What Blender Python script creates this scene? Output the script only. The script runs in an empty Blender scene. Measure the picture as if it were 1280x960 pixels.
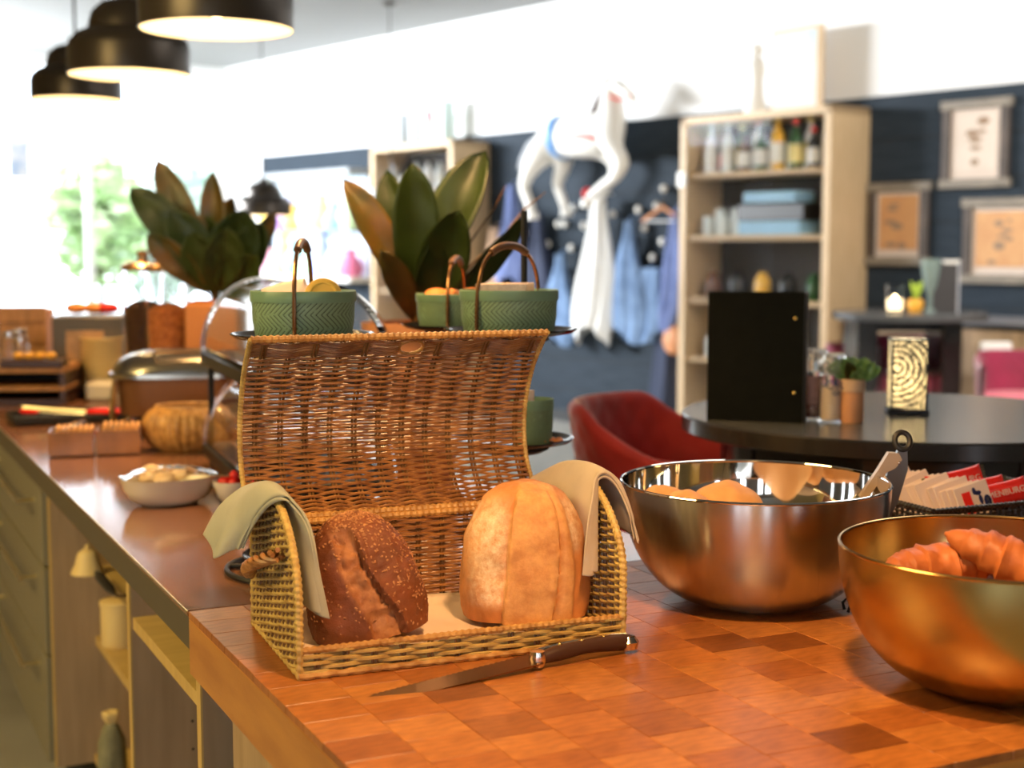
import bpy, math, random
from mathutils import Vector, Matrix, noise
random.seed(7)
R = math.radians
S = bpy.context.scene
COL = S.collection

# ---------------------------------------------------------------- camera, world, light, exposure
F_PX = 1777.8
PITCH = math.atan(172.0 / F_PX)
CAM_Z = 1.41
cam_d = bpy.data.cameras.new('camera'); cam = bpy.data.objects.new('camera', cam_d); COL.objects.link(cam)
cam.location = (0, 0, CAM_Z); cam.rotation_euler = (math.pi / 2 - PITCH, 0, 0)
cam_d.sensor_width = 36; cam_d.lens = 50
cam_d.dof.use_dof = True; cam_d.dof.focus_distance = 1.80; cam_d.dof.aperture_fstop = 3.8; cam_d.dof.aperture_blades = 0
cam_d.clip_end = 200
S.camera = cam
W = bpy.data.worlds.new('sky'); S.world = W; W.use_nodes = True
bg = W.node_tree.nodes['Background']; bg.inputs[0].default_value = (0.80, 0.90, 1.0, 1); bg.inputs[1].default_value = 5.0
S.view_settings.view_transform = 'Standard'; S.view_settings.look = 'None'
S.view_settings.exposure = 0.35; S.view_settings.gamma = 1.0; S.view_settings.use_curve_mapping = False
WARM = (1.0, 0.56, 0.23)
LAMP_W = 7.2

def area(name, loc, target, size, power, color, shape='RECTANGLE', sy=None):
    d = bpy.data.lights.new(name, 'AREA'); d.energy = power; d.color = color; d.shape = shape; d.size = size
    if sy: d.size_y = sy
    o = bpy.data.objects.new(name, d); COL.objects.link(o); o.location = loc
    o.rotation_euler = (Vector(target) - Vector(loc)).to_track_quat('-Z', 'Y').to_euler()
    return o
# daylight coming in through the window front (left) onto the upper wall and floor
a1 = area('window_daylight', (-6.8, 11.0, 2.9), (0.9, 10.9, 2.6), 3.0, 430, (0.92, 0.96, 1.0), sy=.5); a1.data.spread = R(130)
a2 = area('window_daylight_far', (-5.4, 13.2, 2.9), (-1.6, 13.9, 2.5), 2.4, 80, (0.92, 0.96, 1.0), sy=.5); a2.data.spread = R(130)
area('fill_room', (1.6, 4.4, 3.25), (1.6, 4.6, 0), 1.6, 26, (1.0, 0.93, 0.84), sy=1.6)  # added soft fill for the room, not a real fitting
area('fill_back', (2.6, 5.6, 3.2), (3.6, 9.0, .4), 1.4, 140, (1.0, 0.93, 0.84), sy=1.4)  # added fill that brightens the bench and stools at the wall

area('kitchen_light', (-2.7, 1.2, 3.0), (-.8, 2.6, .3), 1.6, 80, (1.0, 0.72, 0.28), sy=1.2)

# ---------------------------------------------------------------- pixel <-> place helpers (flat-ground survey of the photograph)
def ray(px, py):
    x = (px - 640) / F_PX; y = (480 - py) / F_PX
    return Vector((x, math.cos(PITCH) + y * math.sin(PITCH), -math.sin(PITCH) + y * math.cos(PITCH)))
def onz(px, py, z):
    d = ray(px, py); t = (z - CAM_Z) / d.z
    return Vector((d.x * t, d.y * t, z))
def aty(px, py, Y):
    d = ray(px, py); t = Y / d.y
    return Vector((d.x * t, Y, CAM_Z + d.z * t))

# ---------------------------------------------------------------- materials
def node_mat(name):
    m = bpy.data.materials.new(name); m.use_nodes = True
    return m, m.node_tree, m.node_tree.nodes['Principled BSDF']
def mat(name, col, rough=0.5, metal=0.0, noise_=None, bump=None, em=None, trans=0, ior=1.45, alpha=None, col2=None, rnd=None,
        aniso=0, coat=0, sheen=0, scale=(1, 1, 1), sss=0, spec=None, blood=None):
    m, nt, b = node_mat(name); N = nt.nodes; L = nt.links
    c4 = (*col, 1)
    b.inputs['Base Color'].default_value = c4
    b.inputs['Roughness'].default_value = rough; b.inputs['Metallic'].default_value = metal
    b.inputs['IOR'].default_value = ior
    if spec is not None: b.inputs['Specular IOR Level'].default_value = spec
    if trans: b.inputs['Transmission Weight'].default_value = trans
    if aniso: b.inputs['Anisotropic'].default_value = aniso
    if coat: b.inputs['Coat Weight'].default_value = coat; b.inputs['Coat Roughness'].default_value = 0.08
    if sheen: b.inputs['Sheen Weight'].default_value = sheen; b.inputs['Sheen Roughness'].default_value = 0.4
    if em: b.inputs['Emission Color'].default_value = (*em[0], 1); b.inputs['Emission Strength'].default_value = em[1]
    tc = None
    if noise_ or bump or rnd:
        tc = N.new('ShaderNodeTexCoord'); mp = N.new('ShaderNodeMapping'); mp.inputs['Scale'].default_value = scale
        L.new(tc.outputs['Object'], mp.inputs['Vector'])
    last = None
    if noise_:
        n = N.new('ShaderNodeTexNoise'); n.inputs['Scale'].default_value = noise_; n.inputs['Detail'].default_value = 6
        L.new(mp.outputs[0], n.inputs['Vector'])
        r = N.new('ShaderNodeValToRGB'); r.color_ramp.elements[0].position = 0.32; r.color_ramp.elements[1].position = 0.68
        c2 = col2 or tuple(c * 0.6 for c in col)
        r.color_ramp.elements[0].color = (*c2, 1); r.color_ramp.elements[1].color = c4
        L.new(n.outputs['Fac'], r.inputs['Fac']); last = r.outputs['Color']
    if rnd:
        oi = N.new('ShaderNodeObjectInfo'); rr = N.new('ShaderNodeValToRGB')
        rr.color_ramp.interpolation = 'LINEAR'
        els = rr.color_ramp.elements
        els[0].color = (*rnd[0], 1); els[1].color = (*rnd[-1], 1)
        for i, c in enumerate(rnd[1:-1]):
            e = els.new((i + 1) / (len(rnd) - 1)); e.color = (*c, 1)
        L.new(oi.outputs['Random'], rr.inputs['Fac'])
        if last:
            mx = N.new('ShaderNodeMix'); mx.data_type = 'RGBA'; mx.blend_type = 'MULTIPLY'; mx.inputs[0].default_value = 1
            L.new(last, mx.inputs[6]); L.new(rr.outputs['Color'], mx.inputs[7]); last = mx.outputs[2]
        else: last = rr.outputs['Color']
    if last: L.new(last, b.inputs['Base Color'])
    if bump:
        n2 = N.new('ShaderNodeTexNoise'); n2.inputs['Scale'].default_value = bump[0]; n2.inputs['Detail'].default_value = 8
        L.new(mp.outputs[0], n2.inputs['Vector'])
        bp = N.new('ShaderNodeBump'); bp.inputs['Strength'].default_value = bump[1]; bp.inputs['Distance'].default_value = bump[2] if len(bump) > 2 else 0.002
        L.new(n2.outputs['Fac'], bp.inputs['Height']); L.new(bp.outputs[0], b.inputs['Normal'])
    return m
M = {}
ordn = ['first', 'second', 'third', 'fourth', 'fifth', 'sixth', 'seventh', 'eighth', 'ninth', 'tenth', 'eleventh', 'twelfth', 'thirteenth', 'fourteenth', 'fifteenth', 'sixteenth', 'seventeenth', 'eighteenth', 'nineteenth', 'twentieth', 'twenty-first', 'twenty-second']
M['wall'] = mat('white_plaster', (0.86, 0.86, 0.85), 0.8, noise_=0.6, col2=(0.82, 0.82, 0.82))
M['ceiling'] = mat('ceiling_paint', (0.27, 0.275, 0.275), 0.9)
M['roomy'] = mat('ochre_room_paint', (0.42, 0.30, 0.12), 0.8)
M['roomg'] = mat('grey_room_paint', (0.50, 0.47, 0.44), 0.8)
M['room'] = mat('brown_room_paint', (0.30, 0.20, 0.13), 0.8)
M['floor'] = mat('polished_screed', (0.46, 0.44, 0.38), 0.16, noise_=3, col2=(0.38, 0.36, 0.31), bump=(20, .05))
M['panel'] = mat('navy_wall_boards', (0.030, 0.042, 0.058), 0.7, noise_=4, col2=(0.02, 0.03, 0.042), scale=(1, 1, 9), bump=(12, .15), spec=.2)
M['oak'] = mat('pale_oak', (0.64, 0.46, 0.27), 0.5, noise_=9, col2=(0.54, 0.38, 0.21), scale=(6, 6, .6), bump=(40, .05))
M['birch'] = mat('yellow_birch_board', (0.58, 0.40, 0.13), 0.45, noise_=7, col2=(0.48, 0.32, 0.10), scale=(1, 6, 1))
M['greywood'] = mat('taupe_wood_board', (0.40, 0.28, 0.16), 0.55, noise_=9, col2=(0.32, 0.22, 0.12), scale=(5, 5, .5))
M['benchwood'] = mat('bench_wood', (0.46, 0.30, 0.16), 0.5, noise_=6, scale=(4, 4, .6))
M['cabinside'] = mat('cabinet_lining', (0.045, 0.037, 0.03), 0.7)
M['blockside'] = mat('amber_block_edge', (0.50, 0.22, 0.045), 0.35, noise_=5, col2=(0.38, 0.15, 0.03), scale=(1, 1.2, 7), bump=(60, .1))
M['tile'] = mat('oiled_maple_stave', (1, 1, 1), 0.32, spec=.6, noise_=40, col2=(0.62, 0.56, 0.5), scale=(1, 3.5, 1), bump=(160, .35, .0006),
                rnd=[(0.20, 0.060, 0.014), (0.38, 0.120, 0.026), (0.44, 0.15, 0.034), (0.31, 0.092, 0.020), (0.50, 0.19, 0.045), (0.40, 0.13, 0.028)])
M['steeltop'] = mat('reflection_brown_steel', (0.24, 0.105, 0.055), 0.13, noise_=60, col2=(0.21, 0.092, 0.048), spec=0.7)  # lamp reflections in the steel are put into the brown base colour
M['fascia'] = mat('fascia_bronze', (0.115, 0.095, 0.062), 0.4, metal=0.3)
M['drawer'] = mat('grey_drawer_front', (0.20, 0.18, 0.115), 0.45)
M['handle'] = mat('brushed_handle', (0.75, 0.66, 0.42), 0.3, metal=1)
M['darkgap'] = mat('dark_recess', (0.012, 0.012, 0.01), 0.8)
def wicker(name, c, c2):
    return mat(name, c, 0.42, noise_=55, col2=c2, bump=(300, .3, .0006), spec=0.5)
M['wick'] = wicker('honey_willow', (0.56, 0.30, 0.085), (0.30, 0.135, 0.035))
M['wickd'] = wicker('brown_willow', (0.40, 0.180, 0.055), (0.19, 0.072, 0.022))
M['wickg'] = wicker('golden_willow', (0.60, 0.42, 0.13), (0.36, 0.22, 0.06))
M['stake'] = wicker('dark_willow_stake', (0.24, 0.12, 0.04), (0.13, 0.06, 0.02))
M['steel'] = mat('brushed_steel', (0.56, 0.545, 0.53), 0.24, metal=1, aniso=0.92, noise_=70, col2=(0.54, 0.52, 0.50), scale=(.3, .3, 9))
def add_tangent(m, rot):
    nt = m.node_tree; t = nt.nodes.new('ShaderNodeTangent'); t.direction_type = 'RADIAL'; t.axis = 'Z'
    b = nt.nodes['Principled BSDF']; nt.links.new(t.outputs[0], b.inputs['Tangent']); b.inputs['Anisotropic Rotation'].default_value = rot
add_tangent(M['steel'], 0.25)
M['steelin'] = mat('polished_steel', (0.80, 0.78, 0.75), 0.05, metal=1)
M['brass'] = mat('brushed_gold_metal', (0.52, 0.39, 0.15), 0.27, metal=1, aniso=0.4, noise_=16, col2=(0.54, 0.35, 0.12), bump=(30, .06))
M['brassin'] = mat('golden_inside', (0.60, 0.36, 0.13), 0.2, metal=1)
M['shade'] = mat('black_bronze_shade', (0.060, 0.050, 0.042), 0.34, metal=0.5)
M['enamel'] = mat('white_enamel', (0.9, 0.82, 0.66), 0.6)
M['bulb'] = mat('bulb_glow', (1, .9, .7), 0.5, em=((1, 0.72, 0.36), 14))
M['black'] = mat('matt_black', (0.012, 0.011, 0.010), 0.45)
M['blackgloss'] = mat('black_glaze', (0.012, 0.012, 0.014), 0.12)
M['blackwood'] = mat('black_stained_oak', (0.022, 0.019, 0.017), 0.25, noise_=12, col2=(0.012, 0.010, 0.009), scale=(1, 9, 1), bump=(40, .04), spec=0.8, coat=.3)
M['tabletop'] = mat('sheen_grey_oak_top', (0.105, 0.108, 0.112), 0.22, noise_=12, col2=(0.085, 0.088, 0.092), scale=(1, 9, 1), bump=(40, .04), spec=.6)  # overhead light and sheen on the black oak, painted as lighter grey
M['velvet'] = mat('dark_red_velvet', (0.36, 0.012, 0.012), 0.75, sheen=0.5, noise_=6, col2=(0.22, 0.007, 0.008))
M['pink'] = mat('raspberry_velvet', (0.30, 0.020, 0.065), 0.75, sheen=0.8, noise_=5, col2=(0.20, 0.015, 0.045))
M['pinkseat'] = mat('raspberry_seat', (0.85, 0.16, 0.24), 0.75, sheen=0.8)
M['linen'] = mat('sage_linen', (0.38, 0.37, 0.27), 0.85, noise_=30, col2=(0.34, 0.33, 0.24), bump=(900, .3, .0005), sheen=.2)
M['linen2'] = mat('beige_linen', (0.47, 0.38, 0.28), 0.85, noise_=30, col2=(0.42, 0.34, 0.25), bump=(900, .3, .0005), sheen=.2)
M['paper'] = mat('baking_paper', (0.78, 0.60, 0.44), 0.7, bump=(30, .3, .003))
M['leaf'] = mat('waxy_leaf', (0.026, 0.045, 0.006), 0.4, noise_=14, col2=(0.016, 0.028, 0.004), spec=.4)
M['leaflit'] = mat('lamplit_leaf', (0.14, 0.062, 0.008), 0.4, noise_=9, col2=(0.028, 0.040, 0.006))  # warm lamplight on the leaf is put into this orange
M['leafy'] = mat('bright_foliage', (0.75, 0.86, 0.55), 0.6, rnd=None, noise_=3, col2=(0.5, 0.72, 0.36))
M['terra'] = mat('terracotta', (0.62, 0.27, 0.12), 0.6)
M['terra2'] = mat('brown_clay_pot', (0.36, 0.14, 0.04), 0.6)
M['soil'] = mat('bark_mulch', (0.38, 0.10, 0.03), 0.9, noise_=60, bump=(80, .8, .01))
M['glass'] = mat('clear_glass', (1, 1, 1), 0.02, trans=1, ior=1.45)
M['copper'] = mat('copper_handle', (0.30, 0.15, 0.07), 0.25, metal=0.8)
M['leather'] = mat('brown_leather_grip', (0.16, 0.075, 0.035), 0.4)
M['cream'] = mat('cream_ceramic', (0.74, 0.66, 0.50), 0.25)
M['creamy'] = mat('cream_stoneware', (0.74, 0.56, 0.24), 0.4)
M['whitep'] = mat('white_paint', (0.82, 0.80, 0.75), 0.45)
M['denim'] = mat('blue_denim', (0.22, 0.34, 0.55), 0.85, noise_=8, col2=(0.12, 0.20, 0.36))
M['denimd'] = mat('navy_cloth', (0.035, 0.045, 0.085), 0.85)
M['denimm'] = mat('mid_blue_cloth', (0.16, 0.21, 0.42), 0.85, noise_=7, col2=(0.11, 0.15, 0.33))
M['white'] = mat('white_cloth', (0.80, 0.80, 0.78), 0.85)
M['tan'] = mat('tan_cloth', (0.45, 0.30, 0.20), 0.85)
M['frame'] = mat('weathered_frame', (0.095, 0.07, 0.055), 0.5, noise_=8)
M['orange'] = mat('orange_peel', (0.85, 0.42, 0.05), 0.5, bump=(150, .2))
M['red'] = mat('gloss_red', (0.70, 0.02, 0.015), 0.25)
M['redpack'] = mat('red_wrapper', (0.80, 0.028, 0.02), 0.25, bump=(60, .3, .003))
M['whpack'] = mat('white_paper_sachet', (0.80, 0.61, 0.53), 0.6)
M['navyprint'] = mat('navy_print', (0.012, 0.014, 0.08), 0.5)
M['goldfoil'] = mat('silver_foil', (0.8, 0.72, 0.5), 0.2, metal=1)
M['rattan'] = mat('black_rattan', (0.02, 0.014, 0.011), 0.3, bump=(120, .4))
M['blade'] = mat('knife_blade', (0.22, 0.12, 0.065), 0.32, metal=1)
M['ksteel'] = mat('knife_steel', (0.75, 0.68, 0.62), 0.15, metal=1)
M['darkwood'] = mat('dark_wood', (0.055, 0.022, 0.012), 0.35)
M['warmwood'] = mat('warm_wood', (0.48, 0.22, 0.07), 0.5, noise_=8, scale=(5, 1, 1))
M['tong'] = mat('tong_grey', (0.20, 0.18, 0.165), 0.3, metal=0.9)
M['tongin'] = mat('tong_beige', (0.50, 0.36, 0.24), 0.35, metal=0.6)

# ---------------------------------------------------------------- mesh helpers
class MB:
    def __init__(s): s.v = []; s.f = []; s.attr = []
    def add(s, vs, fs):
        b = len(s.v); s.v += [tuple(v) for v in vs]; s.f += [tuple(b + i for i in f) for f in fs]; return s
    def box(s, c, d, rz=0, M_=None):
        hx, hy, hz = d[0] / 2, d[1] / 2, d[2] / 2
        vs = [Vector((x, y, z)) for z in (-hz, hz) for y in (-hy, hy) for x in (-hx, hx)]
        m = Matrix.Rotation(rz, 3, 'Z') if M_ is None else M_
        vs = [m @ v + Vector(c) for v in vs]
        return s.add(vs, [(0, 2, 3, 1), (4, 5, 7, 6), (0, 1, 5, 4), (2, 6, 7, 3), (0, 4, 6, 2), (1, 3, 7, 5)])
    def bbox(s, c, d, bv=0.004, rz=0, M_=None):       # chamfered box
        hx, hy, hz = d[0] / 2, d[1] / 2, d[2] / 2; bv = min(bv, hx * .9, hy * .9, hz * .9)
        m = Matrix.Rotation(rz, 3, 'Z') if M_ is None else M_
        rings = []
        for z, i in ((-hz, bv), (-hz + bv, 0), (hz - bv, 0), (hz, bv)):
            x, y = hx - i, hy - i; k = bv if i == 0 else bv * .5
            rings.append([(-x + k, -y, z), (x - k, -y, z), (x, -y + k, z), (x, y - k, z), (x - k, y, z), (-x + k, y, z), (-x, y - k, z), (-x, -y + k, z)])
        vs = [m @ Vector(p) + Vector(c) for r in rings for p in r]
        fs = [tuple(range(7, -1, -1)), tuple(range(24, 32))]
        for k in range(3):
            for i in range(8): j = (i + 1) % 8; fs.append((k * 8 + i, k * 8 + j, k * 8 + 8 + j, k * 8 + 8 + i))
        return s.add(vs, fs)
    def lathe(s, prof, n=32, c=(0, 0, 0), cap=False, sx=1, sy=1, wob=None):
        vs = []; fs = []
        for k, (r, z) in enumerate(prof):
            for i in range(n):
                a = 2 * math.pi * i / n; q = r * (wob(a, z) if wob else 1)
                vs.append((c[0] + q * math.cos(a) * sx, c[1] + q * math.sin(a) * sy, c[2] + z))
        for k in range(len(prof) - 1):
            for i in range(n):
                j = (i + 1) % n; fs.append((k * n + i, k * n + j, (k + 1) * n + j, (k + 1) * n + i))
        if cap:
            fs.append(tuple(range(n - 1, -1, -1))); fs.append(tuple((len(prof) - 1) * n + i for i in range(n)))
        return s.add(vs, fs)
    def tube(s, pts, r, n=6, closed=False, cap=True):
        pts = [Vector(p) for p in pts]; m = len(pts); vs = []; fs = []; prev = None
        for i, p in enumerate(pts):
            if closed: t = pts[(i + 1) % m] - pts[i - 1]
            else: t = pts[min(i + 1, m - 1)] - pts[max(i - 1, 0)]
            if t.length < 1e-9: t = Vector((0, 0, 1))
            t.normalize()
            if prev is None:
                a = Vector((0, 0, 1)) if abs(t.z) < .9 else Vector((1, 0, 0))
                x = a.cross(t).normalized()
            else:
                x = prev - t * prev.dot(t)
                x = x.normalized() if x.length > 1e-6 else prev
            prev = x; y = t.cross(x)
            for k in range(n):
                a = 2 * math.pi * k / n; rr = r(i, a) if callable(r) else (r[i] if isinstance(r, (list, tuple)) else r)
                vs.append(p + (x * math.cos(a) + y * math.sin(a)) * rr)
        for i in range(m if closed else m - 1):
            j = (i + 1) % m
            for k in range(n):
                l = (k + 1) % n; fs.append((i * n + k, i * n + l, j * n + l, j * n + k))
        if cap and not closed:
            fs.append(tuple(range(n - 1, -1, -1))); fs.append(tuple((m - 1) * n + k for k in range(n)))
        return s.add(vs, fs)
    def grid(s, fn, nu, nv, cu=False):
        vs = [fn(i / nu if cu else i / (nu - 1), j / (nv - 1)) for j in range(nv) for i in range(nu)]
        fs = []
        for j in range(nv - 1):
            for i in range(nu if cu else nu - 1):
                k = (i + 1) % nu; fs.append((j * nu + i, j * nu + k, (j + 1) * nu + k, (j + 1) * nu + i))
        return s.add(vs, fs)
    def prism(s, poly, z0, z1, M_=None):              # polygon in xy extruded in z (then M_)
        n = len(poly); vs = [Vector((x, y, z0)) for x, y in poly] + [Vector((x, y, z1)) for x, y in poly]
        if M_: vs = [M_ @ v for v in vs]
        return s.add(vs, [tuple(range(n - 1, -1, -1)), tuple(range(n, 2 * n))] + [(i, (i + 1) % n, n + (i + 1) % n, n + i) for i in range(n)])
    def ball(s, c, r, n=12, m=8, sc=(1, 1, 1), M_=None):
        prof = [(math.sin(math.pi * k / m) * 1, -math.cos(math.pi * k / m)) for k in range(m + 1)]
        vs = []; fs = []
        for rr, z in prof:
            for i in range(n):
                a = 2 * math.pi * i / n; v = Vector((rr * math.cos(a) * sc[0] * r, rr * math.sin(a) * sc[1] * r, z * sc[2] * r))
                if M_: v = M_ @ v
                vs.append(v + Vector(c))
        for k in range(m):
            for i in range(n): j = (i + 1) % n; fs.append((k * n + i, k * n + j, (k + 1) * n + j, (k + 1) * n + i))
        return s.add(vs, fs)
    def obj(s, name, m, parent=None, smooth=38, loc=None, rz=None, mask=None):
        me = bpy.data.meshes.new(name); me.from_pydata(s.v, [], s.f); me.validate(); me.update()
        if smooth:
            me.shade_smooth(); me.set_sharp_from_angle(angle=R(smooth))
        if m: me.materials.append(M[m] if isinstance(m, str) else m)
        if mask is not None and len(mask) == len(me.vertices):
            ca = me.color_attributes.new('mask', 'FLOAT_COLOR', 'POINT')
            for i, c in enumerate(mask): ca.data[i].color = c
        o = bpy.data.objects.new(name, me); COL.objects.link(o)
        if parent: o.parent = parent
        if loc is not None: o.location = loc
        if rz is not None: o.rotation_euler = (0, 0, rz)
        return o
def tag(o, label, cat, group=None, kind=None):
    if label: o['label'] = label
    if cat: o['category'] = cat
    if group: o['group'] = group
    if kind: o['kind'] = kind
    return o
def thing(name, label, cat, loc=(0, 0, 0), rz=0, group=None):
    o = bpy.data.objects.new(name, None); COL.objects.link(o); o.location = loc; o.rotation_euler = (0, 0, rz)
    o.empty_display_size = .05
    return tag(o, label, cat, group)
def struct(o): o['kind'] = 'structure'; return o
KIDS = {}
def copy_tree(o, parent=None, loc=None, rz=None, label=None, group=None):
    c = o.copy(); COL.objects.link(c)
    if parent: c.parent = parent
    if loc is not None: c.location = loc
    if rz is not None: c.rotation_euler = (0, 0, rz)
    if label: c['label'] = label
    if group: c['group'] = group
    for ch in [x for x in o.children]: copy_tree(ch, c)
    return c
def crom(P, t):
    n = len(P) - 1; x = min(max(t * n, 0), n - 1e-6); i = int(x); f = x - i
    p0, p1, p2, p3 = P[max(i - 1, 0)], P[i], P[i + 1], P[min(i + 2, n)]
    p0, p1, p2, p3 = map(Vector, (p0, p1, p2, p3))
    return 0.5 * ((2 * p1) + (p2 - p0) * f + (2 * p0 - 5 * p1 + 4 * p2 - p3) * f * f + (3 * p1 - p0 - 3 * p2 + p3) * f ** 3)
def text_mesh(name, s, size, m, parent, loc, rot, ext=0.0003, sx=1.0):
    cu = bpy.data.curves.new(name, 'FONT'); cu.body = s; cu.size = size; cu.extrude = ext; cu.align_x = 'CENTER'; cu.align_y = 'CENTER'; cu.resolution_u = 3
    t = bpy.data.objects.new(name + '_tmp', cu); COL.objects.link(t)
    me = bpy.data.meshes.new_from_object(t); bpy.data.objects.remove(t); bpy.data.curves.remove(cu)
    me.name = name; me.materials.clear(); me.materials.append(M[m])
    o = bpy.data.objects.new(name, me); COL.objects.link(o); o.parent = parent; o.location = loc; o.rotation_euler = rot; o.scale = (sx, 1, 1)
    return o

# ================================================================ SETTING
ZC = 3.35
# frames of reference: the long wall (WR) and the counter (CR)
WR = R(-50.73); W0 = Vector((1.24, 10.5)); WS = Vector((-.633, .774)); WN = Vector((-.774, -.633))
def wall_s(px, off=0.0, py=300):
    d = ray(px, py); k = d.x / d.y; b = W0 + WN * off
    return (k * b.y - b.x) / (WS.x - k * WS.y)
def wallp(px, py, off=0.0):       # place on the plane parallel to the wall, off metres in front of it
    s = wall_s(px, off, py); p = W0 + WN * off + WS * s
    return aty(px, py, p.y)
CR = R(26.0); P0 = Vector((-.437, 1.881, 0)); CU = Vector((-math.sin(CR), math.cos(CR), 0)); CW = Vector((math.cos(CR), math.sin(CR), 0))
CT = 0.92
def cl(p):                        # world -> counter frame
    d = Vector((p[0], p[1], 0)) - P0; return d.dot(CW), d.dot(CU)

fl = MB().box((0, 7, -.05), (34, 40, .1)).obj('floor', 'floor'); struct(fl)

def wall_slab(name, s0, s1, z0, z1, off, th, m):
    a = W0 + WN * (off - th / 2) + WS * ((s0 + s1) / 2)
    o = MB().box((0, 0, (z0 + z1) / 2), (abs(s1 - s0), th, z1 - z0)).obj(name, m, None, 0, loc=(a.x, a.y, 0), rz=WR)
    return struct(o)
S_END = wall_s(282)
wall_slab('wall_back', -8, S_END, 0, ZC, 0, .2, 'wall')
s330 = wall_s(331)
wall_slab('trim_1', -8, s330, 0.0, 2.355, 0.03, .03, 'panel')
# horizontal board joints on the panelling
jb = MB()
for k in range(1, 9): jb.box((0, 0, k * .26), (s330 + 8, .006, .006))
a = W0 + WN * .032 + WS * ((s330 - 8) / 2)
struct(jb.obj('trim_2', 'darkgap', None, 0, loc=(a.x, a.y, 0), rz=WR))
wall_slab('baseboard_back', -8, s330, 0.0, .09, .045, .015, 'black')
# other walls of the room, and an added partition
rb = MB().box((9.3, 4, ZC / 2), (.2, 20, ZC)).obj('wall_right', 'room'); struct(rb)
nb = MB(); XS = [-9.5, -3.0, -2.2, -1.9, -1.3, .1, .7, 3.2, 3.9, 9.5]  # window gaps added behind the camera for bright streaks in the bowls
for i in range(0, len(XS), 2): nb.box(((XS[i] + XS[i + 1]) / 2, -5.1, ZC / 2), (XS[i + 1] - XS[i], .2, ZC))
for i in range(1, len(XS) - 1, 2): nb.box(((XS[i] + XS[i + 1]) / 2, -5.1, .2), (XS[i + 1] - XS[i], .2, .4)); nb.box(((XS[i] + XS[i + 1]) / 2, -5.1, ZC - .15), (XS[i + 1] - XS[i], .2, .3))
struct(nb.obj('wall_front', 'roomg', None, 0))
lb = MB().box((-3.7, 2.1, ZC / 2), (.2, 14.6, ZC)).obj('blocker_wall_left', 'roomy'); struct(lb)  # unseen partition added to keep window daylight off the counter front

WEc = W0 + WS * S_END; FB = WEc + WN * 12.4
inpoly = [(WEc.x, WEc.y), (FB.x, FB.y), (FB.x, -5.2), (9.4, -5.2), (9.4, 14)]
ce = MB().prism(inpoly, ZC, ZC + .1).obj('ceiling', 'ceiling', None, 0); struct(ce)
# window front at the far left: frame, mullions, panes, sill
WE = W0 + WS * S_END
FD = WN                                    # the window front leaves the wall end at a right angle
wf = MB(); frame_len = 12.4
FRZ = math.atan2(FD.y, FD.x)
def fpt(t, z, off=0): p = WE + FD * t + WS * off; return Vector((p.x, p.y, z))
def fbox(mb, t0, t1, z0, z1, d): mb.box(fpt((t0 + t1) / 2, (z0 + z1) / 2), (t1 - t0, d, z1 - z0), FRZ)
fb = MB(); fbox(fb, 0, frame_len, 0, .35, .14); fbox(fb, 0, frame_len, 3.25, ZC, .14); struct(fb.obj('wall_window_side', 'wall', None, 0))
wroot = bpy.data.objects.new('window_1', None); COL.objects.link(wroot); struct(wroot)
for k in range(9):
    b_ = MB(); t = k * 1.54; fbox(b_, t, t + .07, .35, 3.25, .09); b_.obj('window_frame', 'whitep', wroot, 0)
b_ = MB(); fbox(b_, 0, frame_len, .35, .42, .1); b_.obj('window_sill', 'whitep', wroot, 0)
b_ = MB(); fbox(b_, 0, frame_len, 2.42, 2.48, .08); b_.obj('transom', 'whitep', wroot, 0)
pane_m = mat('window_pane', (1, 1, 1), 0.0, trans=1, ior=1.02)
for k in range(8):
    b_ = MB(); t = k * 1.54; fbox(b_, t + .07, t + 1.54, .42, 2.42, .006); b_.obj('pane', pane_m, wroot, 0)
# pavement outside
pv = MB(); pv.box(fpt(5, -.03, 8), (30, 15.6, .05), FRZ); struct(pv.obj('pavement', mat('pale_paving', (.6, .6, .58), .8, noise_=4), None, 0))

# ================================================================ COUNTER
def cthing(name, label, cat, w, u, z=0, group=None):
    p = P0 + CW * w + CU * u; return thing(name, label, cat, (p.x, p.y, z), CR, group)
# chopping block island: staves as parts
BW, BD, BT = 1.50, 0.885, 0.088
bl = cthing('butcher_block', 'thick oiled butcher block counter of many wooden staves in the foreground', 'counter', 0, 0, 0)
MB().bbox((BW / 2, -BD / 2, CT - .008 - (BT - .008) / 2 + .0), (BW, BD, BT - .008), .003).obj('block_body', 'blockside', bl, 0)
nx, ny = 20, 14
tw, td = BW / nx, BD / ny
gp = .0004
sv = MB().bbox((0, 0, 0), (tw - gp, td - gp, .010), .0006).obj('wood_stave', 'tile', bl, 0)
sh_ = MB().bbox((0, 0, 0), (tw - gp, td / 2 - gp, .010), .0006).obj('wood_stave', 'tile', bl, 0)
used = set()
def put(src, x, y):
    o = src if src.name not in used else src.copy()
    if src.name in used: COL.objects.link(o)
    used.add(src.name)
    o.location = (x, y, CT - .005 + random.uniform(-.0002, .0001)); o.rotation_euler = (0, 0, random.choice((0, math.pi)))
for i in range(nx):
    x = (i + .5) * tw
    if i % 2: put(sh_, x, -td / 4); put(sh_, x, -BD + td / 4)
    for j in range(ny - (i % 2)): put(sv, x, -(j + .5 + .5 * (i % 2)) * td)
# island base under the block
ib = cthing('island_base', 'taupe wooden base panel carrying the butcher block', 'cabinet', 0, 0, 0)
MB().box((BW / 2 + .02, -BD / 2 - .01, (CT - BT) / 2 + .1), (BW - .06, BD - .04, CT - BT - .2)).obj('side_panel', 'greywood', ib, 0)
MB().box((BW / 2 + .03, -BD / 2, .1), (BW - .14, BD - .14, .2)).obj('plinth', 'darkgap', ib, 0)
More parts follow.
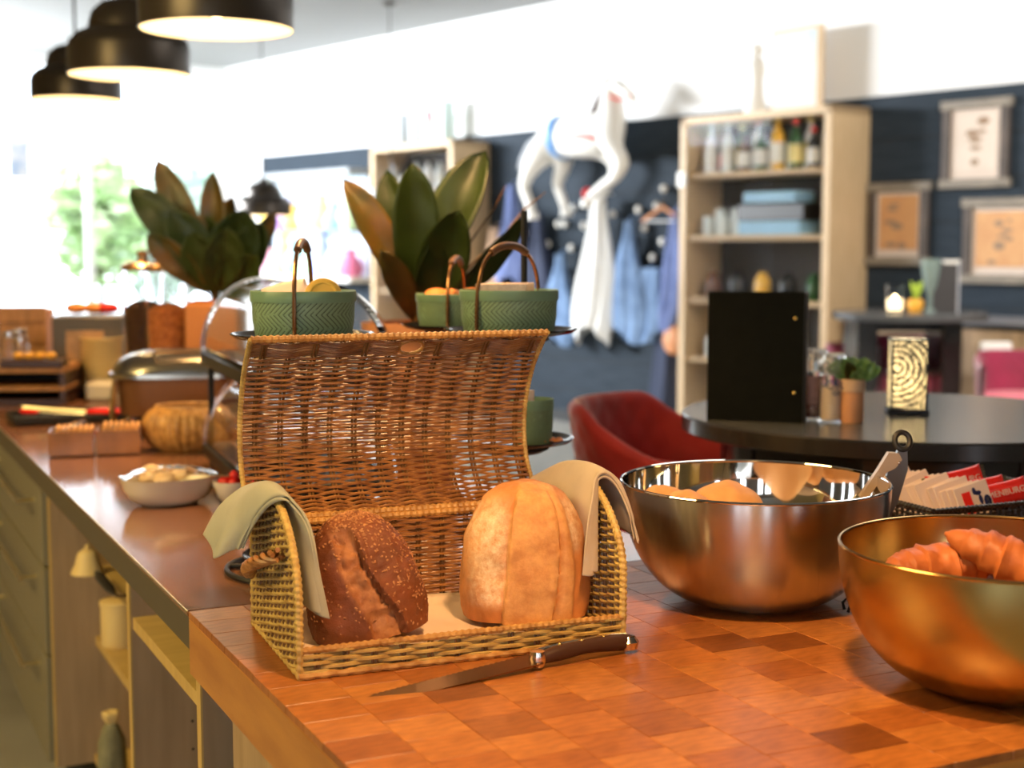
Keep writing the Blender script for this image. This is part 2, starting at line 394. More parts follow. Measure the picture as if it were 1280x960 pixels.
# steel counter beyond the seam, its warm reflection painted in as brown
SL, SW = 4.0, .80
st = cthing('steel_counter', 'long glossy steel counter top, painted reflection-brown, with dark bronze front edge behind the butcher block', 'counter', 0, 0, 0)
MB().box((SW / 2, SL / 2 + .0015, CT - .004), (SW, SL - .003, .008)).obj('counter_top', 'steeltop', st, 0)
MB().box((SW / 2, SL / 2 + .0015, CT - .031), (SW - .003, SL - .003, .046)).obj('front_edge', 'fascia', st, 0)
MB().box((-.0006, SL / 2, CT - .0015), (.002, SL - .003, .003)).obj('edge_trim', 'handle', st, 0)
# shelf cabinet below
FZ = CT - .054; BZ = .21; RX = .022; CD = .70
sc = cthing('shelf_cabinet', 'open birch and taupe shelf cabinet under the brown counter', 'cabinet', 0, 0, 0)
for u in (.035, .53, 1.455):
    MB().box((RX + CD / 2, u, (BZ + FZ) / 2), (CD, .022, FZ - BZ)).obj('side_panel', 'greywood', sc, 0)
    MB().box((RX - .001, u, (BZ + FZ) / 2), (.003, .0225, FZ - BZ)).obj('edge_band', 'birch', sc, 0)
def shelf(u0, u1, z, w=CD, name='shelf', rec=0):
    w -= rec; o = MB().box((RX + .003 + rec + w / 2, (u0 + u1) / 2, z), (w, u1 - u0 - .023, .02)).obj(name, 'birch', sc, 0)
    return o
shelf(.035, .53, .775); shelf(.53, 1.455, .665, rec=.10); shelf(.53, 1.455, .50, rec=.09); shelf(.53, 1.455, BZ + .01, rec=.08); shelf(.035, .53, BZ + .01)
MB().box((RX + CD, .745, (BZ + FZ) / 2), (.012, 1.42, FZ - BZ)).obj('back_panel', 'greywood', sc, 0)
MB().box((.12 + .3, .745, BZ / 2), (.6, 1.44, BZ - .002)).obj('plinth', 'darkgap', sc, 0)
pin = MB()
for k in range(8): pin.box((RX + .10, .519, .34 + k * .05), (.004, .003, .004)); pin.box((RX + .60, .519, .34 + k * .05), (.004, .003, .004)); pin.box((RX + .10, .024, .34 + k * .05), (.004, .003, .004))
pin.obj('shelf_pin_holes', 'darkgap', sc, 0)['kind'] = 'stuff'
# drawer cabinets
for n_, (u0, u1) in enumerate(((1.475, 2.43), (2.435, 3.95))):
    dc = cthing('drawer_cabinet', ['grey drawer cabinet with long bar handles beside the open shelves', 'second grey drawer cabinet at the far end of the counter'][n_], 'cabinet', 0, 0, 0)
    MB().box((RX + .36, (u0 + u1) / 2, (BZ + FZ) / 2), (.68, u1 - u0, FZ - BZ)).obj('body', 'drawer', dc, 0)
    MB().box((.12 + .3, (u0 + u1) / 2, BZ / 2 - .001), (.6, u1 - u0, BZ - .002)).obj('plinth', 'darkgap', dc, 0)
    zs = [FZ - .006, FZ - .19, FZ - .40, BZ]
    for k in range(3):
        z1, z0 = zs[k], zs[k + 1]
        dr = MB().bbox((RX - .004, (u0 + u1) / 2, (z0 + z1) / 2), (.02, u1 - u0 - .006, z1 - z0 - .006), .002).obj('drawer', 'drawer', dc, 0)
        hz = z1 - .045
        h = MB(); x = RX - .052; h.tube([(x, u0 + .1, hz), (x, u1 - .1, hz)], .006, 8)
        for uu in (u0 + .12, u1 - .12): h.tube([(RX - .012, uu, hz), (x, uu, hz)], .005, 6)
        h.obj('handle', 'handle', dr)
# things on the low shelves
def cpos(w, u, z): p = P0 + CW * w + CU * u; return (p.x, p.y, z)
cb = thing('canister', 'cream lidded canister on the middle open shelf', 'canister', onz(150, 806, .511) , CR)
MB().lathe([(0, 0), (.062, 0), (.066, .01), (.066, .155), (.062, .158), (.06, .156), (.06, .01), (0, .01)], 28).obj('body', 'creamy', cb)
MB().lathe([(.069, .15), (.07, .165), (.06, .17), (0, .172)], 28).obj('lid', 'creamy', cb); cb.scale = (.62, .62, .62)
tb = thing('table_bell', 'cream bell-shaped cover hanging over the upper shelf edge', 'cover', onz(110, 716, .676), CR)
MB().lathe([(.07, 0), (.066, .01), (.052, .035), (.045, .065), (.038, .085), (.02, .098), (0, .1)], 24).obj('bell', 'creamy', tb)
MB().lathe([(.008, .098), (.012, .108), (.008, .118), (0, .12)], 12).obj('knob', 'creamy', tb); tb.scale = (.55, .55, .55)
um = thing('rolled_umbrella', 'black rolled umbrella lying on the upper open shelf', 'umbrella', onz(131, 728, .695), CR)
MB().tube([(0, -.19, .0), (0, -.1, 0), (.0, .1, 0), (0, .17, 0)], [.006, .016, .018, .008], 10).obj('canopy', 'black', um)
MB().tube([(0, -.19, 0), (0, -.22, 0), (.02, -.235, 0), (.035, -.225, 0)], .005, 8).obj('handle', 'darkwood', um); um.scale = (.6, .6, .6)
vb = thing('wrapped_bottle', 'grey cloth-wrapped bottle with tied yellow top on the lowest open shelf', 'bottle', onz(141, 975, BZ + .021), CR)
MB().lathe([(0, 0), (.045, 0), (.05, .02), (.047, .12), (.03, .16), (.018, .175), (0, .18)], 20, wob=lambda a, z: 1 + .06 * math.sin(6 * a + z * 60)).obj('wrap', mat('grey_wrap', (.25, .24, .14), .8, noise_=20), vb)
MB().lathe([(.014, .17), (.028, .19), (.03, .205), (.022, .21), (0, .2)], 16, wob=lambda a, z: 1 + .15 * math.sin(5 * a)).obj('tie_top', 'creamy', vb); vb.scale = (.62, .62, .75)

# ================================================================ BREAD BASKET
BR = R(22.0); BO = onz(375, 850, CT)
bk = thing('bread_basket', 'open wicker bread bin with raised lid holding two loaves on the butcher block', 'basket', (BO.x, BO.y, CT), BR)
L_, D_ = .408, .25
def bkw(p): return Matrix.Translation(BO) @ Matrix.Rotation(BR, 4, 'Z') @ Vector(p)
def weave(surf, rows, pitch, r, A, seg=4, jit=.0004):
    """rows: list of (b, a0, a1); returns horizontal strands running over and under stakes every pitch"""
    mb = MB()
    for k, (b, a0, a1) in enumerate(rows):
        if a1 - a0 < pitch * .6: continue
        n = max(4, int((a1 - a0) / pitch * seg)); pts = []; ph = (k % 2) * math.pi; sl = random.uniform(-1, 1) * jit; q = random.uniform(0, 6)
        for i in range(n + 1):
            a = a0 + (a1 - a0) * i / n; p, nn = surf(a, b + sl + jit * math.sin(a * 45 + q) + .0007 * math.sin(2 * math.pi * a / pitch / 2 + ph))
            pts.append(p + nn * (A * math.sin(math.pi * a / pitch + ph)))
        mb.tube(pts, r * random.uniform(.85, 1.1), 5)
    return mb
def stakes(surf, lst, b0f, b1f, r, n=10, dbl=.0022):
    mb = MB()
    for a in lst:
        b0, b1 = b0f(a), b1f(a)
        for d in (-dbl, dbl):
            mb.tube([surf(a + d, b0 + (b1 - b0) * i / n)[0] for i in range(n + 1)], r, 5)
    return mb
def rim(pts, r, pitch=.0085, n=8):
    # wrapped border: resample the path and swell the radius along a helix
    P = [Vector(p) for p in pts]; out = []
    for a, b in zip(P, P[1:]):
        m = max(1, int((b - a).length / .0016)); out += [a.lerp(b, i / m) for i in range(m)]
    out.append(P[-1]); s = [0]
    for a, b in zip(out, out[1:]): s.append(s[-1] + (b - a).length)
    return MB().tube(out, lambda i, a: r * (1 + .16 * math.sin(2 * math.pi * s[i] / pitch + a)), n)
def curve(pts, n=40): return [crom(pts, i / n) for i in range(n + 1)]
# back wall
HB = .132
s_back = lambda a, b: (Vector((a, D_, b)), Vector((0, -1, 0)))
g = bk
panel = weave(s_back, [(.010 + k * .0043, .004, L_ - .004) for k in range(28)], .034, .0019, .0032).obj('back_wall', 'wickd', g); panel['kind'] = 'stuff'
stakes(s_back, [.02 + .034 * k for k in range(12)], lambda a: 0, lambda a: HB, .0019).obj('back_stakes', 'stake', g)['kind'] = 'stuff'
# front wall (low)
s_front = lambda a, b: (Vector((a, 0, b)), Vector((0, -1, 0)))
weave(s_front, [(.0075 + k * .0046, .002, L_ - .002) for k in range(6)], .034, .0024, .0030).obj('front_wall', 'wickg', g)['kind'] = 'stuff'
stakes(s_front, [.02 + .034 * k for k in range(12)], lambda a: 0, lambda a: .03, .0019).obj('front_stakes', 'stake', g)['kind'] = 'stuff'
rim([(0.0, 0, .033), (L_ * .5, -.001, .034), (L_, 0, .033)], .0042).obj('front_rim', 'wick', g)
rim([(-.002, -.002, .004), (L_ + .002, -.002, .004)], .0042, .02).obj('foot_border', 'wick', g)
# side walls with the rolled-top profile
PROF = [(0, 0, .033), (0, .0, .07), (0, .002, .105), (0, .018, .135), (0, .045, .162), (0, .085, .184), (0, .12, .187), (0, .165, .178), (0, .21, .163), (0, D_, HB)]
PC = curve(PROF, 60)
def side_range(z):
    ys = [p.y for p in PC if p.z >= z - 1e-6]
    return (max(0.002, min(ys)) if ys else 0, (D_ if z < HB else max(ys)) if ys else 0)
for sx_, nm in ((0, 'left_wall'), (L_, 'right_wall')):
    s_side = lambda a, b, sx_=sx_: (Vector((sx_, a, b)), Vector((1, 0, 0)))
    rows = []
    z = .009
    while z < .182:
        y0, y1 = side_range(max(z, .034))
        if z < .034: y0, y1 = 0, D_
        rows.append((z, y0, y1)); z += .0047
    weave(s_side, rows, .021, .0022, .0030).obj(nm, 'wickg', g)['kind'] = 'stuff'
    def topz(a): return max(.04, min((abs(p.y - a), p.z) for p in PC if p.z > .1)[1])
    stakes(s_side, [.0105 + .021 * k for k in range(12)], lambda a: 0, topz, .0020).obj('side_stakes', 'stake', g)['kind'] = 'stuff'
    rim([(sx_, p.y, p.z) for p in PC], .0048, .0075).obj('side_rim', 'wickg', g)
    rim([(sx_, -.002, .004), (sx_, D_, .004)], .004, .02).obj('foot_border', 'wickg', g)
    rim([(sx_, .0, .0), (sx_, .0, .034)], .0042, .01).obj('corner_post', 'wickg', g)
    rim([(sx_, D_, .0), (sx_, D_, HB)], .0042, .01).obj('corner_post', 'wickg', g)
rim([(0, D_, HB), (L_, D_, HB)], .0050).obj('hinge_rim', 'wick', g)
MB().box((L_ / 2, D_ / 2, .008), (L_ - .004, D_ - .004, .006)).obj('base', 'wickd', g, 0)
# handle of twisted cane on the left wall
mb = MB()
for q in range(4):
    pts = []
    for i in range(30):
        t = i / 29; y = .05 + .16 * t; z = .135 - .055 * t + .006 * math.cos(q * 1.57 + t * 14); x = -.012 - .016 * math.sin(math.pi * t) + .006 * math.sin(q * 1.57 + t * 14)
        pts.append((x, y, z))
    mb.tube(pts, .0032, 6)
mb.obj('side_handle', 'wickd', g)
# lid, hinged on the back rim and leaning open
lid = bpy.data.objects.new('lid', None); COL.objects.link(lid); lid.parent = bk
LP = [(D_, HB + .004), (D_ + .035, HB + .022), (D_ + .062, HB + .055), (D_ + .072, HB + .095), (D_ + .066, HB + .140), (D_ + .040, HB + .190), (D_ + .002, HB + .230), (D_ - .012, HB + .241)]
LC = curve([(0, a, b) for a, b in LP], 80); AL = [0]
for a, b in zip(LC, LC[1:]): AL.append(AL[-1] + (b - a).length)
LT = AL[-1]
def lidp(b):
    b = min(max(b, 0), LT - 1e-5)
    i = max(k for k in range(80) if AL[k] <= b); f = (b - AL[i]) / (AL[i + 1] - AL[i]); p = LC[i].lerp(LC[i + 1], f); t = (LC[i + 1] - LC[i]).normalized()
    return p, Vector((0, -t.z, t.y))
def s_lid(a, b):
    p, nn = lidp(b); sk = .006 * math.sin(b / LT * math.pi)
    return Vector((a, p.y, p.z)), nn
rows = []; b = .008; k = 0
while b < LT - .006:
    a0, a1 = .002, L_ - .002
    if LT - .040 < b < LT - .012:                      # finger hole
        c = L_ * .535; hw = .017
        rows.append((b, a0, c - hw)); rows.append((b, c + hw, a1))
    else: rows.append((b, a0, a1))
    b += .0043
weave(s_lid, rows, .034, .0021, .0032).obj('lid_weave', 'wickd', lid)['kind'] = 'stuff'
stk = MB()
for a in [.02 + .034 * k for k in range(12)]:
    e = LT - .001
    for d in (-.0023, .0023):
        if abs(a + d - L_ * .535) < .017: e = LT - .041
        stk.tube([s_lid(a + d, e * i / 24)[0] for i in range(25)], .0019, 5)
stk.obj('lid_stakes', 'stake', lid)['kind'] = 'stuff'
rim([s_lid(L_ * i / 20, LT - .001)[0] for i in range(21)], .0048).obj('lid_top_rim', 'wick', lid)
rim([s_lid(L_ * i / 20, .004)[0] for i in range(21)], .0050).obj('lid_bottom_rim', 'wick', lid)
for x in (0, L_): rim([s_lid(x, LT * i / 40)[0] for i in range(41)], .0036, .006).obj('lid_side_rim', 'wickg', lid)
c0 = L_ * .535
rim([s_lid(c0 + .017 * math.cos(q * math.pi / 12), LT - .026 + .014 * math.sin(q * math.pi / 12))[0] for q in range(25)], .0024, .006).obj('finger_hole_rim', 'wick', lid)

# baking paper under the loaves
pp = MB().grid(lambda u, v: Vector((.012 + u * (L_ - .024), .010 + v * (D_ - .022), .0135 + .0035 * noise.noise(Vector((u * 6, v * 4, 1))) + .012 * max(0, abs(v - .5) - .42) * 8)), 40, 26)
o = pp.obj('baking_paper', 'paper', None, loc=(BO.x, BO.y, CT), rz=BR); tag(o, 'crumpled peach baking paper lining the wicker bread bin', 'paper')
sm = o.modifiers.new('th', 'SOLIDIFY'); sm.thickness = .0008; sm.offset = 1

# ---- loaves
def mask_mat(name, cA, cB, cC, rough, nscale, bstr):
    m, nt, b = node_mat(name); N = nt.nodes; L = nt.links
    at = N.new('ShaderNodeAttribute'); at.attribute_name = 'mask'
    sp = N.new('ShaderNodeSeparateColor'); L.new(at.outputs['Color'], sp.inputs[0])
    tc = N.new('ShaderNodeTexCoord'); n = N.new('ShaderNodeTexNoise'); n.inputs['Scale'].default_value = nscale; n.inputs['Detail'].default_value = 9
    L.new(tc.outputs['Object'], n.inputs['Vector'])
    r = N.new('ShaderNodeValToRGB'); r.color_ramp.elements[0].position = .35; r.color_ramp.elements[1].position = .68
    r.color_ramp.elements[0].color = (*[c * .62 for c in cA], 1); r.color_ramp.elements[1].color = (*cA, 1); L.new(n.outputs['Fac'], r.inputs['Fac'])
    n4 = N.new('ShaderNodeTexNoise'); n4.inputs['Scale'].default_value = nscale * 1.4; n4.inputs['Detail'].default_value = 9; n4.inputs['Roughness'].default_value = .7; L.new(tc.outputs['Object'], n4.inputs['Vector'])
    rB = N.new('ShaderNodeValToRGB'); rB.color_ramp.elements[0].position = .38; rB.color_ramp.elements[1].position = .62
    rB.color_ramp.elements[0].color = (*[c * q for c, q in zip(cB, (.72, .58, .5))], 1); rB.color_ramp.elements[1].color = (*cB, 1); L.new(n4.outputs['Fac'], rB.inputs['Fac'])
    m1 = N.new('ShaderNodeMix'); m1.data_type = 'RGBA'; L.new(sp.outputs[0], m1.inputs[0]); L.new(r.outputs[0], m1.inputs[6]); L.new(rB.outputs[0], m1.inputs[7])
    n3 = N.new('ShaderNodeTexNoise'); n3.inputs['Scale'].default_value = nscale * 3.2; n3.inputs['Detail'].default_value = 8; n3.inputs['Roughness'].default_value = .75; L.new(tc.outputs['Object'], n3.inputs['Vector'])
    ml = N.new('ShaderNodeMath'); ml.operation = 'MULTIPLY_ADD'; L.new(n3.outputs['Fac'], ml.inputs[0]); ml.inputs[1].default_value = 2.4; ml.inputs[2].default_value = -.75
    ml.use_clamp = True
    mm = N.new('ShaderNodeMath'); mm.operation = 'MULTIPLY'; L.new(ml.outputs[0], mm.inputs[0]); L.new(sp.outputs[1], mm.inputs[1])
    m2 = N.new('ShaderNodeMix'); m2.data_type = 'RGBA'; L.new(mm.outputs[0], m2.inputs[0]); L.new(m1.outputs[2], m2.inputs[6]); m2.inputs[7].default_value = (*cC, 1)
    L.new(m2.outputs[2], b.inputs['Base Color']); b.inputs['Roughness'].default_value = rough
    bp = N.new('ShaderNodeBump'); bp.inputs['Strength'].default_value = bstr; bp.inputs['Distance'].default_value = .0015
    L.new(n3.outputs['Fac'], bp.inputs['Height']); L.new(bp.outputs[0], b.inputs['Normal'])
    return m
def smst(a, b, x): t = min(max((x - a) / (b - a), 0), 1); return t * t * (3 - 2 * t)
def loaf(name, label, hw, hd, h, feat, material, loc, rz, tilt, pw=2.5):
    root = thing(name, label, 'bread', loc, rz)
    nu, nv = 150, 90; vs = []; mask = []
    for j in range(nv):
        t = j / (nv - 1); ph = t * math.pi / 2
        z = math.sin(ph) ** .85; s = max(0.0, 1 - z ** pw) ** (1 / pw)
        if t < .12: s *= 1 - .06 * (1 - t / .12) ** 2
        for i in range(nu):
            a = 2 * math.pi * i / nu; ca, sa = math.cos(a), math.sin(a)
            ex = 2 / 2.3
            x = math.copysign(abs(ca) ** ex, ca) * hw * s; y = math.copysign(abs(sa) ** ex, sa) * hd * s
            p = Vector((x, y, z * h)); nrm = Vector((ca * hd, sa * hw, 0)).normalized() * max(.15, s) + Vector((0, 0, z * .8)); nrm.normalize()
            d, mk = feat(x / hw, -sa * (1 if True else 0), z, p)
            d += .0030 * noise.noise(p * 24) + .0012 * noise.noise(p * 85) + .0006 * noise.noise(p * 200)
            vs.append(p + nrm * d); mask.append((mk[0], mk[1], 0, 1))
    fs = []
    for j in range(nv - 1):
        for i in range(nu): k = (i + 1) % nu; fs.append((j * nu + i, j * nu + k, (j + 1) * nu + k, (j + 1) * nu + i))
    fs.append(tuple(range(nu - 1, -1, -1)))
    mb = MB(); mb.add(vs, fs)
    o = mb.obj('crust', material, root, 60, mask=mask)
    o.rotation_euler = tilt
    return root, o
def feat_white(u, front, z, p):
    if front < 0: return 0, (0, 0)
    xl = -.18 - .28 * (1 - z) ** .6 + .30 * max(0, z - .75); xr = .30 + .12 * math.sin(z * 3) - .25 * max(0, z - .8)
    xr2 = xr + .20 * (1 - z) + .09
    d = 0
    d += .0085 * (smst(xl - .02, xl + .05, u) - smst(xr - .05, xr + .02, u))
    d += .0050 * (smst(xr - .02, xr + .03, u) - smst(xr2 - .05, xr2 + .06, u))
    d -= .0085 * math.exp(-((u - xr - .01) / .03) ** 2) * smst(.72, .5, z)      # open split
    d -= .0035 * math.exp(-((u - xl) / .018) ** 2)
    inside = smst(xl - .02, xl + .03, u) * (1 - smst(xr2 - .02, xr2 + .03, u))
    flour = max(smst(.42, .1, abs(u + .62)) * smst(.08, .2, z) * smst(.98, .75, z), smst(.28, .05, abs(u - .62)) * smst(.45, .6, z) * smst(.97, .8, z) * .9)
    return d * min(1, front * 1.6) * smst(1.0, .82, z), (inside * .8, flour * (1 - inside))
M['whitecrust'] = mask_mat('golden_crust', (0.66, 0.25, 0.065), (0.72, 0.38, 0.13), (0.86, 0.70, 0.46), .6, 26, .9)
pc = onz(655, 778, CT + .012)
loaf('white_loaf', 'tall golden half loaf with floury crust at the right in the bread bin', .084, .062, .171, feat_white, M['whitecrust'], (pc.x + .002, pc.y + .010, CT + .0215), R(8), (R(-2), 0, 0), 2.75)
def feat_dark(u, front, z, p):
    if front < 0: return 0, (0, 0)
    c = .20 - .50 * z + .04 * math.sin(z * 9); w = .15 + .10 * (1 - z)
    e = .03 * noise.noise(Vector((z * 9, 2, 0)))
    ins = smst(c - w - .03 + e, c - w + .03 + e, u) * (1 - smst(c + w - .03 + e, c + w + .03 + e, u)) * smst(.95, .85, z)
    d = -.0060 * ins + .0045 * math.exp(-((u - c - w - .05) / .07) ** 2) * smst(.97, .8, z) - .008 * math.exp(-((u - c - w - e) / .03) ** 2) * smst(.92, .7, z)
    d += .0060 * ins * noise.noise(p * 90)
    return d * front * smst(1.0, .85, z), (ins, 0)
M['darkcrust'] = mask_mat('seeded_dark_crust', (0.24, 0.062, 0.014), (0.46, 0.19, 0.062), (0.5, 0.2, 0.06), .55, 40, 1.0)
pd = onz(458, 808, CT + .012)
drt, dob = loaf('seeded_loaf', 'dark brown seeded half loaf with a split crust on the left of the bread bin', .074, .056, .150, feat_dark, M['darkcrust'], (pd.x + .006, pd.y + .030, CT + .0215), R(12), (R(-3), R(-12), 0), 2.4)
sd = MB(); me = dob.data; rs = random.Random(3)
cand = [v for v in me.vertices if v.co.z > .004]
for k in range(1900):
    v = rs.choice(cand); u = v.co.x / .07
    if me.color_attributes['mask'].data[v.index].color[0] > .3 and rs.random() < .9: continue
    if u < -.35 and rs.random() < .6: continue
    nn = v.normal; q = nn.to_track_quat('Z', 'Y').to_matrix() @ Matrix.Rotation(rs.uniform(0, 6.28), 3, 'Z'); s = rs.uniform(.0009, .0019)
    sd.ball(v.co + nn * .0003, s, 6, 4, (1.3, .8, .5), q)
so = sd.obj('seeds', mat('bread_seeds', (0.55, 0.25, 0.09), .55, noise_=150, col2=(0.25, 0.085, 0.03)), dob); so['kind'] = 'stuff'

# ---- napkins
def napkin(name, label, rows, m, th=.0042, fold=0.0, seed=0):
    rows = [[Vector(p) for p in r] for r in rows]
    def fn(u, v):
        pts = [crom(r, v) for r in rows]; p = crom(pts, u)
        n_ = noise.noise(Vector((u * 3 + seed, v * 4, seed))) * .005
        return p + Vector((n_, n_ * .4, .3 * n_))
    root = thing(name, label, 'napkin', (BO.x, BO.y, CT), BR)
    for k in range(2):
        def fk(u, v, k=k):
            p = fn(u * (.97 if k else 1) + (.02 if k else 0), .03 * k + v * (1 - .07 * k)); c = Vector((root_c[0], p.y, root_c[1])); d = p - c
            if d.length > 1e-6: d.normalize()
            return p + d * (-.0052 * k)
        xs = sum(r[len(r) // 2].x for r in rows) / len(rows); root_c = (xs, min(p.z for r in rows for p in r))
        o = MB().grid(fk, 40, 60).obj('cloth_layer', m, root)
        s = o.modifiers.new('th', 'SOLIDIFY'); s.thickness = th * .7; s.offset = -1
        bv = o.modifiers.new('sub', 'SUBSURF'); bv.levels = 1; bv.render_levels = 1
    return root
napkin('napkin', 'sage green folded napkin draped over the left side of the bread bin',
       [[(.042, .026, .060), (.037, .033, .105), (.029, .043, .152), (.017, .058, .185), (.005, .073, .199), (-.012, .098, .187), (-.028, .132, .154), (-.038, .156, .122)],
        [(.030, .030, .066), (.024, .040, .110), (.020, .060, .160), (.013, .074, .191), (.000, .084, .205), (-.016, .105, .190), (-.034, .140, .155), (-.046, .165, .118)],
        [(.026, .060, .070), (.020, .075, .115), (.018, .092, .165), (.012, .110, .196), (-.002, .120, .209), (-.022, .140, .196), (-.044, .165, .152), (-.060, .185, .108)],
        [(.020, .110, .090), (.018, .120, .130), (.016, .130, .170), (.010, .150, .197), (-.002, .160, .205), (-.022, .175, .192), (-.044, .195, .155), (-.060, .215, .112)],
        [(.018, .170, .110), (.016, .175, .140), (.014, .185, .170), (.008, .200, .187), (-.004, .215, .193), (-.022, .230, .184), (-.046, .245, .160), (-.064, .255, .124)]],
       'linen', seed=1)
napkin('napkin', 'beige folded napkin draped over the right side of the bread bin',
       [[(.366, .030, .082), (.374, .036, .124), (.386, .046, .169), (.399, .062, .194), (.416, .070, .200), (.432, .068, .185), (.444, .056, .150), (.450, .044, .112)],
        [(.386, .034, .080), (.392, .045, .122), (.398, .060, .170), (.407, .075, .197), (.420, .080, .203), (.434, .075, .188), (.444, .062, .155), (.450, .050, .118)],
        [(.376, .075, .074), (.386, .085, .122), (.394, .100, .172), (.405, .115, .203), (.418, .120, .207), (.430, .115, .192), (.438, .105, .160), (.444, .095, .126)],
        [(.378, .150, .110), (.386, .160, .145), (.393, .168, .175), (.403, .180, .196), (.414, .184, .198), (.425, .180, .186), (.432, .172, .160), (.438, .165, .130)],
        [(.352, .235, .120), (.366, .240, .140), (.381, .248, .158), (.395, .252, .170), (.410, .254, .172), (.422, .250, .166), (.429, .245, .150), (.433, .240, .128)]],
       'linen2', seed=5)

# ---- bread knife in front of the basket
kb, kt = onz(672, 823, CT + .012), onz(441, 871, CT + .006); ke = onz(780, 803, CT + .012)
kn = thing('bread_knife', 'long serrated bread knife lying in front of the wicker bread bin', 'knife', (kb.x, kb.y, CT + .012), math.atan2((kt - kb).y, (kt - kb).x))
kl = (kt - kb).length; poly = [(0, -.011), (kl * .8, -.012), (kl * .93, -.008), (kl, .004), (kl * .96, .010), (0, .013)]
n_s = 60; bot = [(kl * .9 * i / n_s, -.012 + (.0016 if i % 2 else 0)) for i in range(n_s)]
MB().prism([(x, y) for x, y in bot] + poly[2:], -.0009, .0009, Matrix.Rotation(R(4), 4, 'Y') @ Matrix.Rotation(R(-14), 4, 'X')).obj('blade', 'blade', kn, 0)
MB().lathe([(0, -.010), (.008, -.009), (.0105, 0), (.008, .009), (0, .010)], 16, sy=1.1).obj('bolster', 'ksteel', kn)
hl = (ke - kb).length
hm = MB(); hm.tube([(-.006 - hl * i / 12, 0, .004 * math.sin(i / 12 * 3)) for i in range(13)], [.0075, .0085, .0095, .0095, .009, .0085, .0085, .009, .0095, .010, .0105, .0105, .009], 12); hm.obj('handle', 'darkwood', kn)
hm = MB(); hm.tube([(-.006 - hl * i / 12, -.0075, .0055 + .003 * math.sin(i / 12 * 3)) for i in range(13)], .004, 8); hm.obj('tang', 'ksteel', kn)
hm = MB(); hm.lathe([(0, -.008), (.012, -.007), (.014, .002), (.009, .008), (0, .009)], 14, (-hl - .004, 0, 0)); hm.obj('pommel', 'ksteel', kn)
hm = MB()
for q in (.25, .5, .75): hm.ball((-hl * q, 0, .012), .0025, 8, 5)
hm.obj('rivets', 'brass', kn)

# ================================================================ BOWLS ON THE BLOCK
def bowl(name, label, px, py, Y, rad, h, mo, mi, flat=.05):
    p = aty(px, py, Y); root = thing(name, label, 'bowl', (p.x, p.y, CT))
    prof = []
    for k in range(30):
        t = k / 29; a = t * math.pi / 2
        prof.append((flat + (rad - flat) * math.sin(a) ** .86, h * (1 - math.cos(a) ** 1.0) if t < 1 else h))
    out = [(0, 0), (flat * .9, 0)] + prof
    MB().lathe(out, 96).obj('outer_shell', mo, root, 60)
    inn = [(r - .0022, z + .0022) for r, z in prof]; inn = [(0, .0022)] + inn[:-1] + [(prof[-1][0] - .0022, h)]
    MB().lathe(inn, 96).obj('inner_shell', mi, root, 60)
    ring = [(math.cos(q) , math.sin(q)) for q in [2 * math.pi * i / 96 for i in range(96)]]
    MB().tube([(x * (rad - .001), y * (rad - .001), h) for x, y in ring], .0022, 8, closed=True).obj('rolled_rim', mi, root)
    return root, p
b1, b1p = bowl('steel_bowl', 'large brushed steel bowl holding bread rolls with tongs on its rim', 943, 603, 1.94, .184, .168, 'steel', 'steelin')
b2, b2p = bowl('gold_bowl', 'large gold-coloured metal bowl of croissants at the right edge', 1256, 700, 1.555, .181, .158, 'brass', 'brassin')
# rolls
bun_m = mat('pale_roll_crust', (0.62, 0.32, 0.12), .6, noise_=24, col2=(0.52, 0.23, 0.07), bump=(60, .4))
def roll(label, x, y, z, r, h, seed, grp=None):
    mb = MB(); vs = []
    def fn(u, v):
        a = u * 2 * math.pi; ph = (v - .5) * math.pi; q = Vector((math.cos(a) * math.cos(ph), math.sin(a) * math.cos(ph), math.sin(ph)))
        k = 1 + .10 * noise.noise(q * 1.6 + Vector((seed, 0, 0))) - .05 * math.exp(-(q.x * .8 + .1) ** 2 * 60) * (q.z > 0)
        return Vector((q.x * r * k, q.y * r * k, q.z * h * k))
    o = mb.grid(fn, 32, 20, True).obj('bread_roll', bun_m, None, 60, loc=(b1p.x + x, b1p.y + y, CT + z)); tag(o, label, 'bread roll', grp); return o
roll('large bread roll in the middle of the steel bowl', -.035, .02, .124, .052, .040, 1)
roll('small bread roll left of the large one in the steel bowl', -.098, -.03, .128, .036, .032, 4)
roll('bread roll nearest the left rim of the steel bowl', -.122, .025, .129, .034, .030, 9)
# hidden bed of rolls they lie on
roll('bread roll underneath at the front of the steel bowl', -.03, -.05, .062, .055, .042, 12)
roll('bread roll underneath at the back of the steel bowl', .05, .05, .055, .055, .042, 15)
roll('bread roll underneath at the left of the steel bowl', -.085, .03, .072, .048, .036, 18)
